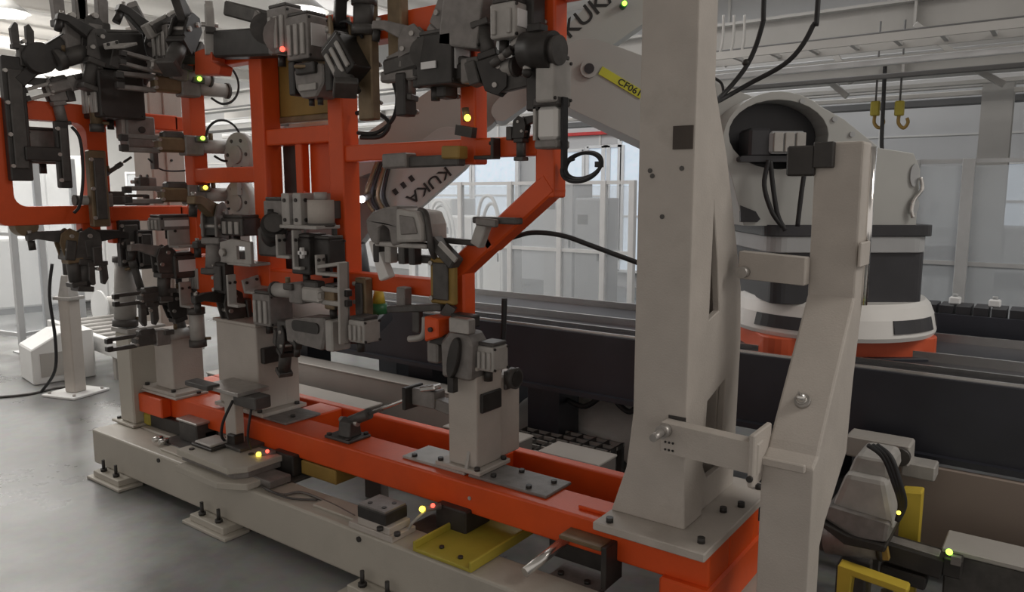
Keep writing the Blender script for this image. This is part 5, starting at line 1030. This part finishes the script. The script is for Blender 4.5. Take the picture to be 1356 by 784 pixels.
p = at(410, 300, Y=2.25); t = thing('shelf_plate', 'pale steel shelf plate under the centre valve cluster', 'shelf', p); MB().box((0, 0, 0), (.26, .14, .016)).build('plate', 'light_grey', t, bevel=.003); MB().box((-.1, .06, -.06), (.016, .02, .12)).build('strut', 'light_grey', t); MB().box((.1, .06, -.06), (.016, .02, .12)).build('strut', 'dark_grey', t)
p = at(360, 305, Y=2.22); t = thing('servo_motor', 'dark round motor left below the centre valve cluster', 'motor', p); MB().cyl((.06, -.03, .03), (-.05, .05, -.03), .062, n=22).build('housing', 'black', t); MB().cyl((.06, -.03, .03), (.08, -.045, .04), .045, n=20).build('end_bell', 'dark_grey', t); MB().box((-.07, .07, -.06), (.16, .1, .14)).build('gearbox', 'dark_grey', t, bevel=.01); MB().cyl((.0, 0, .06), (.0, 0, .1), .02).build('connector', 'black', t)
for px, py, h, f, yaw, lab, m in ((372, 330, .11, .09, 0, 'first steel angle bracket below the shelf plate', 'light_grey'), (394, 345, .18, .05, 0, 'tall pale angle bracket between the dark boxes', 'light_grey'), (424, 352, .09, .14, 0, 'low pale angle bracket right of the dark boxes', 'light_grey')):
    p = at(px, py, Y=2.2); angle(lab, (p.x, 2.2, p.z-.04), h, .05, f, yaw, m)
p = at(411, 338, Y=2.26); servo('black box with white cross fitting below the shelf plate', (p.x, 2.26, p.z), (.13, .12, .17), m='black', stick=False, fins=0); q = at(400, 335, Y=2.18); t = thing('cross_fitting', 'small white cross fitting on the black box', 'fitting', q); MB().box((0, 0, 0), (.045, .02, .018)).build('bar', 'sticker', t, bevel=.003); MB().box((0, 0, 0), (.016, .02, .05)).build('stem', 'sticker', t, bevel=.003); MB().cyl((0, 0, 0), (0, .06, 0), .008).build('stud', 'black', t)
p = at(436, 335, Y=2.28); servo('second black box beside the second tall orange post', (p.x, 2.28, p.z), (.11, .1, .13), m='black', stick=False, fins=0)
t = thing('steel_angle', 'long grey steel angle standing in front of the second tall orange post', 'bracket', at(456, 450, Y=2.22)); pa, pb = at(455, 455, Y=2.2), at(453, 347, Y=2.2); MB().bar(pa, pb, .05, .014, (1, 0, 0)).build('upright', 'light_grey', t, world=True, bevel=.003); MB().bar(at(425, 353, Y=2.2), at(453, 349, Y=2.2), .05, .016).build('top_flange', 'light_grey', t, world=True, bevel=.003); MB().bar(at(459, 455, Y=2.22), at(457, 347, Y=2.22), .014, .03, (0, 1, 0)).build('side_flange', 'grey_cast', t, world=True)
p = at(312, 335, Y=2.22); t = thing('window_plate', 'pale steel plate with square cutout left of the dark motor', 'plate', p); MB().prism([(-.12, -.05), (.14, -.05), (.14, .06), (-.02, .07), (-.12, .05)], XZ, -.01, .01, [[(.02, -.03), (.09, -.03), (.09, .035), (.02, .035)]]).build('plate', 'light_grey', t, bevel=.003); MB().box((0, .05, -.055), (.26, .12, .014)).build('shelf', 'light_grey', t, bevel=.003); MB().cyl((-.08, -.012, .0), (-.08, -.03, 0), .02, n=12).build('boss', 'steel', t)
p = at(285, 295, Y=2.24); toggle('grey brown toggle clamp below the bottom gripper', (p.x, 2.24, p.z), -60, 10, 1.15, 'grey_cast', 'bronze')
p = at(320, 300, Y=2.3); servo('dark flat drive box under the pale flange cover', (p.x, 2.3, p.z), (.18, .12, .09), m='dark_grey', stick=False)
p = at(292, 368, Y=2.2); slab('black slab in front of the orange apron plate', (p.x, 2.22, p.z), (.06, .10, .16), -90, 0, 'black')
p = at(302, 385, Y=2.18); angle('curved pale bracket in front of the orange apron plate', (p.x, 2.2, p.z-.08), .16, .05, .08, 0, 'light_grey')
p = at(330, 375, Y=2.28); angle('pale bent tab on the orange apron plate', (p.x, 2.3, p.z-.04), .07, .10, .12, 0, 'light_grey', roll=12)
# --- on the second pedestal
p = at(300, 405, Y=2.25); toggle('dark toggle clamp at the left top of the wide beige pedestal', (p.x, 2.28, p.z-.0), -90, -5, 1.0, 'dark_grey', 'black')
p = at(350, 410, Y=2.25); servo('grey valve head standing on the wide beige pedestal', (p.x, 2.3, p.z), (.14, .14, .16), m='grey_cast', stick=False)
p = at(395, 388, Y=2.2); gripper('pale flat gripper reaching right above the wide beige pedestal', (p.x, 2.22, p.z), 0, 0, 1.0, led=None, loop=False, body='light_grey', jaw='light_grey')
p = at(375, 450, Y=2.24); toggle('black clamp head on the right side of the wide beige pedestal', (p.x, 2.26, p.z), -20, -20, .85, 'black', 'black')
p = at(418, 438, Y=2.24); t = thing('slotted_clamp', 'long grey clamp body with dark slot reaching right from the wide beige pedestal', 'clamp', p, group='grippers and clamps of the fixture')
MB().prism([(-.16, -.06), (.10, -.075), (.13, .03), (.12, .08), (-.02, .07), (-.17, .04)], XZ, -.05, .05).build('body', 'grey_cast', t, bevel=.01); MB().prism(rrect(-.10, .09, .0, .05, .022), XZ, -.058, -.05).build('slot', 'black', t); MB().box((.155, 0, .0), (.05, .11, .14)).build('head', 'light_grey', t, bevel=.006); MB().box((-.21, .03, -.02), (.14, .08, .09)).build('mount', 'dark_grey', t, bevel=.006)
p = at(478, 438, Y=2.24); servo('ribbed light grey valve at the end of the long grey clamp body', (p.x, 2.26, p.z), (.10, .1, .10), m='light_grey', stick=False, fins=3)
p = at(440, 395, Y=2.23); servo('small dark box with pale cap near the second tall post', (p.x, 2.25, p.z), (.07, .08, .10), m='bronze', stick=False, fins=0)
# --- items around the middle pedestal
p = at(500, 398, Y=2.34); t = thing('signal_lamp', 'little yellow and green signal lamp behind the second tall post', 'lamp', at(502, 415, Y=2.5)); q = at(502, 415, Y=2.5); MB().cyl(q, q+Vector((0, 0, .05)), .04, n=14).build('green_base', 'led_off_green', t, world=True); MB().cyl(q+Vector((0, 0, .05)), q+Vector((0, 0, .11)), .032, .022, n=14).build('yellow_lens', 'yellow_paint', t, world=True); MB().cyl(q-Vector((0, .0, .0)), q+Vector((-.02, -.08, .06)), .012).build('stalk', 'dark_grey', t, world=True)
p = at(478, 400, Y=2.32); slab('dark upright slab right of the second tall orange post', (p.x, 2.34, p.z), (.05, .07, .22), -90, 0, 'bronze')
t = thing('step_bracket', 'dark stepped bracket with pale hook left of the middle pedestal', 'bracket', at(560, 430, Y=2.3)); MB().bar(at(517, 409, Y=2.3), at(588, 407, Y=2.3), .05, .028).build('top_bar', 'dark_grey', t, world=True, bevel=.004); MB().bar(at(553, 410, Y=2.3), at(553, 440, Y=2.3), .04, .03).build('drop', 'dark_grey', t, world=True, bevel=.004); MB().tube([at(563, 420, Y=2.27), at(562, 440, Y=2.27), at(556, 447, Y=2.27), at(542, 449, Y=2.27)], .014).build('hook', 'light_grey', t, world=True); MB().bar(at(535, 380, Y=2.32), at(535, 406, Y=2.32), .05, .05).build('riser', 'grey_cast', t, world=True, bevel=.005); MB().bar(at(588, 407, Y=2.3), at(600, 415, Y=2.32), .05, .05).build('root', 'dark_grey', t, world=True)
p = at(582, 434, Y=2.26); t = thing('orange_block', 'small orange red block left of the middle pedestal clamp', 'block', p); MB().prism([(-.04, -.055), (.035, -.03), (.035, .045), (-.04, .05)], XZ, -.05, .05).build('block', 'orange_paint', t, bevel=.006); MB().cyl((0, -.05, 0), (0, -.06, 0), .01).build('screw', 'black', t)
p = at(612, 470, Y=2.28); t = thing('handle_clamp', 'grey clamp body with dark oval handle on top of the middle pedestal', 'clamp', p, group='grippers and clamps of the fixture')
MB().prism([(-.07, -.09), (.08, -.09), (.09, .06), (.06, .10), (-.03, .10), (-.075, .05)], XZ, -.05, .06).build('body', 'grey_cast', t, bevel=.01); MB().prism([(x, z) for x, z in [( .01+.028*math.cos(a)+.018*math.sin(a), .0+.085*math.sin(a)) for a in [2*PI*i/18 for i in range(18)]]], XZ, -.075, -.05).build('handle', 'black', t, bevel=.004); MB().bar((-.0, -.06, -.08), (.0, -.06, -.14), .03, .03).build('handle_stem', 'black', t); MB().box((-.13, 0, .0), (.06, .08, .09)).build('side_nut', 'grey_cast', t, bevel=.008); MB().box((-.09, 0, .055), (.12, .08, .05)).build('arm', 'black', t, bevel=.01); MB().box((.035, -.04, .13), (.10, .05, .06)).build('yoke', 'steel', t, bevel=.005); MB().box((-.0, .02, .14), (.11, .06, .05)).build('bridge', 'black', t, bevel=.005)
p = at(648, 474, Y=2.30); servo('ribbed pale valve on the right of the middle pedestal clamp', (p.x, 2.32, p.z), (.085, .1, .10), m='light_grey', stick=False, fins=3)
p = at(662, 440, Y=2.4); hose('black hose hanging behind the middle pedestal', [at(668, 395, Y=2.5), at(667, 430, Y=2.5), at(664, 470, Y=2.5), at(660, 500, Y=2.5)], .012)
p = at(652, 505, Y=2.42); t = thing('round_gauge', 'dark round gauge on the side of the middle pedestal', 'gauge', (-1.83, 2.5, at(650, 505, Y=2.4).z)); MB().cyl((-.02, 0, 0), (.012, 0, 0), .045, n=20).build('body', 'dark_grey', t); MB().cyl((.012, 0, 0), (.016, 0, 0), .034, n=20).build('face', 'black', t)

# ================================================================== FOREGROUND WELD UNIT, RIGHT
YG = 2.95
def P(px, py, Y=YG): return at(px, py, Y=Y)
t = thing('servo_weld_unit', 'grey servo weld unit with black arm low at the right', 'weld unit', Vector((P(1150, 760).x, YG, 0)))
MB().prism([(P(*q).x, P(*q).z) for q in ((1106, 668), (1128, 616), (1180, 626), (1192, 690), (1150, 690))], XZ, YG-.10, YG+.12).build('upper_housing', 'light_grey', t, world=True, bevel=.02, seg=2)
MB().prism([(P(*q).x, P(*q).z) for q in ((1124, 628), (1138, 596), (1184, 604), (1186, 630))], XZ, YG-.06, YG+.14).build('motor_cap', 'light_grey', t, world=True, bevel=.02, seg=2)
MB().prism([(P(*q).x, P(*q).z) for q in ((1096, 668), (1110, 655), (1188, 678), (1184, 702), (1140, 696))], XZ, YG-.13, YG+.12).build('lower_housing', 'grey_cast', t, world=True, bevel=.012, seg=2)
MB().prism([(P(*q).x, P(*q).z) for q in ((1092, 672), (1100, 672), (1138, 692), (1184, 704), (1182, 712), (1130, 702))], XZ, YG-.15, YG+.14).build('seal_plate', 'black', t, world=True, bevel=.005)
a, b = P(1094, 712, YG-.05), P(1164, 720, YG-.05); MB().cyl(a, b, .058, n=24).build('drum', 'grey_cast', t, world=True); MB().cyl(b, P(1171, 721, YG-.05), .062, n=24).build('drum_cap', 'black', t, world=True); MB().cyl(P(1088, 711, YG-.05), a, .05, n=20).build('drum_cap', 'dark_grey', t, world=True)
MB().bar(P(1168, 718, YG-.08), P(1172, 740, YG-.08), .03, .03).build('yellow_link', 'ochre', t, world=True)
MB().bar(P(1172, 724), P(1250, 748), .10, .075).build('black_arm', 'black', t, world=True, bevel=.006); MB().bar(P(1176, 714), P(1245, 734), .06, .012).build('arm_edge', 'grey_cast', t, world=True, bevel=.003)
MB().box(P(1262, 748), (.06, .07, .07)).build('electrode_block', 'black', t, world=True, bevel=.005); MB().box(P(1266, 742, YG-.045), (.03, .02, .03)).build('tip_plate', 'grey_cast', t, world=True); MB().sphere(P(1257, 731, YG-.04), .011).build('green_lamp', 'led_green', t, world=True)
MB().bar(P(1168, 750), P(1228, 768), .09, .05).build('lower_arm', 'black', t, world=True, bevel=.006)
MB().bb(P(1110, 740).x, P(1150, 740).x, YG-.03, YG+.10, 0, P(1120, 745).z).build('stand', 'dark_grey', t, world=True, bevel=.006)
for k in range(3): MB().tube([P(1150+6*k, 590, YG-.1), P(1170+5*k, 606, YG-.14), P(1184+4*k, 640, YG-.14), P(1192+3*k, 668, YG-.1), P(1188, 690, YG-.1)], .009).build('cable', 'rubber', t, world=True)
MB().sphere(P(1190, 679, YG-.14), .007).build('yellow_lamp', 'led_yellow', t, world=True)
t = thing('yellow_guard', 'upright yellow guard plate behind the grey weld unit at right', 'guard', Vector((P(1205, 690).x, YG+.12, 0))); yg = YG+.15
MB().prism([(P(1194, 648, yg).x, P(1194, 648, yg).z), (P(1222, 650, yg).x, P(1222, 650, yg).z), (P(1216, 722, yg).x, 0), (P(1190, 722, yg).x, 0)], XZ, yg-.02, yg+.05).build('plate', 'yellow_paint', t, world=True, bevel=.006); MB().bb(P(1185, 700, yg).x, P(1225, 700, yg).x, yg-.04, yg+.1, 0, .02).build('foot', 'yellow_paint', t, world=True)
t = thing('yellow_guard', 'low yellow angle guard under the grey weld unit at right', 'guard', Vector((P(1140, 760, 2.8).x, 2.8, 0))); y2 = 2.78
q0, q1 = P(1112, 744, y2), P(1205, 762, y2); MB().prism([(q0.x, q0.z), (q1.x, q0.z-.02), (q1.x, q0.z-.045), (q0.x+.05, q0.z-.03), (q0.x+.035, 0), (q0.x, 0)], XZ, y2-.03, y2+.03).build('frame', 'yellow_paint', t, world=True, bevel=.005); MB().cyl((q0.x+.16, y2, 0), (q0.x+.16, y2, q0.z-.06), .02, n=12).build('pin', 'steel', t, world=True)
t = thing('cable_box', 'pale junction box with round plug in front of the black track at right', 'junction box', (P(1160, 590, 3.3).x, 3.3, 0)); yb = 3.3
q = P(1165, 592, yb); MB().box(q, (.24, .12, .09)).build('box', 'duct_grey', t, world=True, bevel=.008); MB().cyl(q+Vector((.09, -.06, 0)), q+Vector((.09, -.09, 0)), .035, n=18).build('plug', 'dark_grey', t, world=True); MB().box(P(1218, 620, yb), (.12, .1, .06)).build('side_box', 'light_grey', t, world=True, bevel=.006); MB().bb(q.x-.03, q.x+.03, yb-.03, yb+.03, 0, q.z-.04).build('stand', 'dark_grey', t, world=True); MB().bar(q, P(1218, 620, yb), .05, .03).build('bridge', 'duct_grey', t, world=True)
yb = 2.98; z = at(1300, 736, Y=yb).z; x0 = P(1252, 725, yb).x
t = thing('floor_beam', 'dark floor trunking with pale lid at the right edge in front of the track', 'duct', (x0+.6, yb+.1, 0))
MB().bb(x0, 2.5, yb, yb+.16, .03, z-.02).build('channel', 'dark_grey', t, world=True, bevel=.006); MB().bb(x0-.01, 2.5, yb-.008, yb+.17, z-.02, z).build('lid', 'duct_grey', t, world=True, bevel=.004)
for x in (x0+.1, x0+.9, x0+1.7): MB().bb(x, x+.06, yb-.01, yb+.17, 0, .03).build('foot', 'dark_grey', t, world=True)
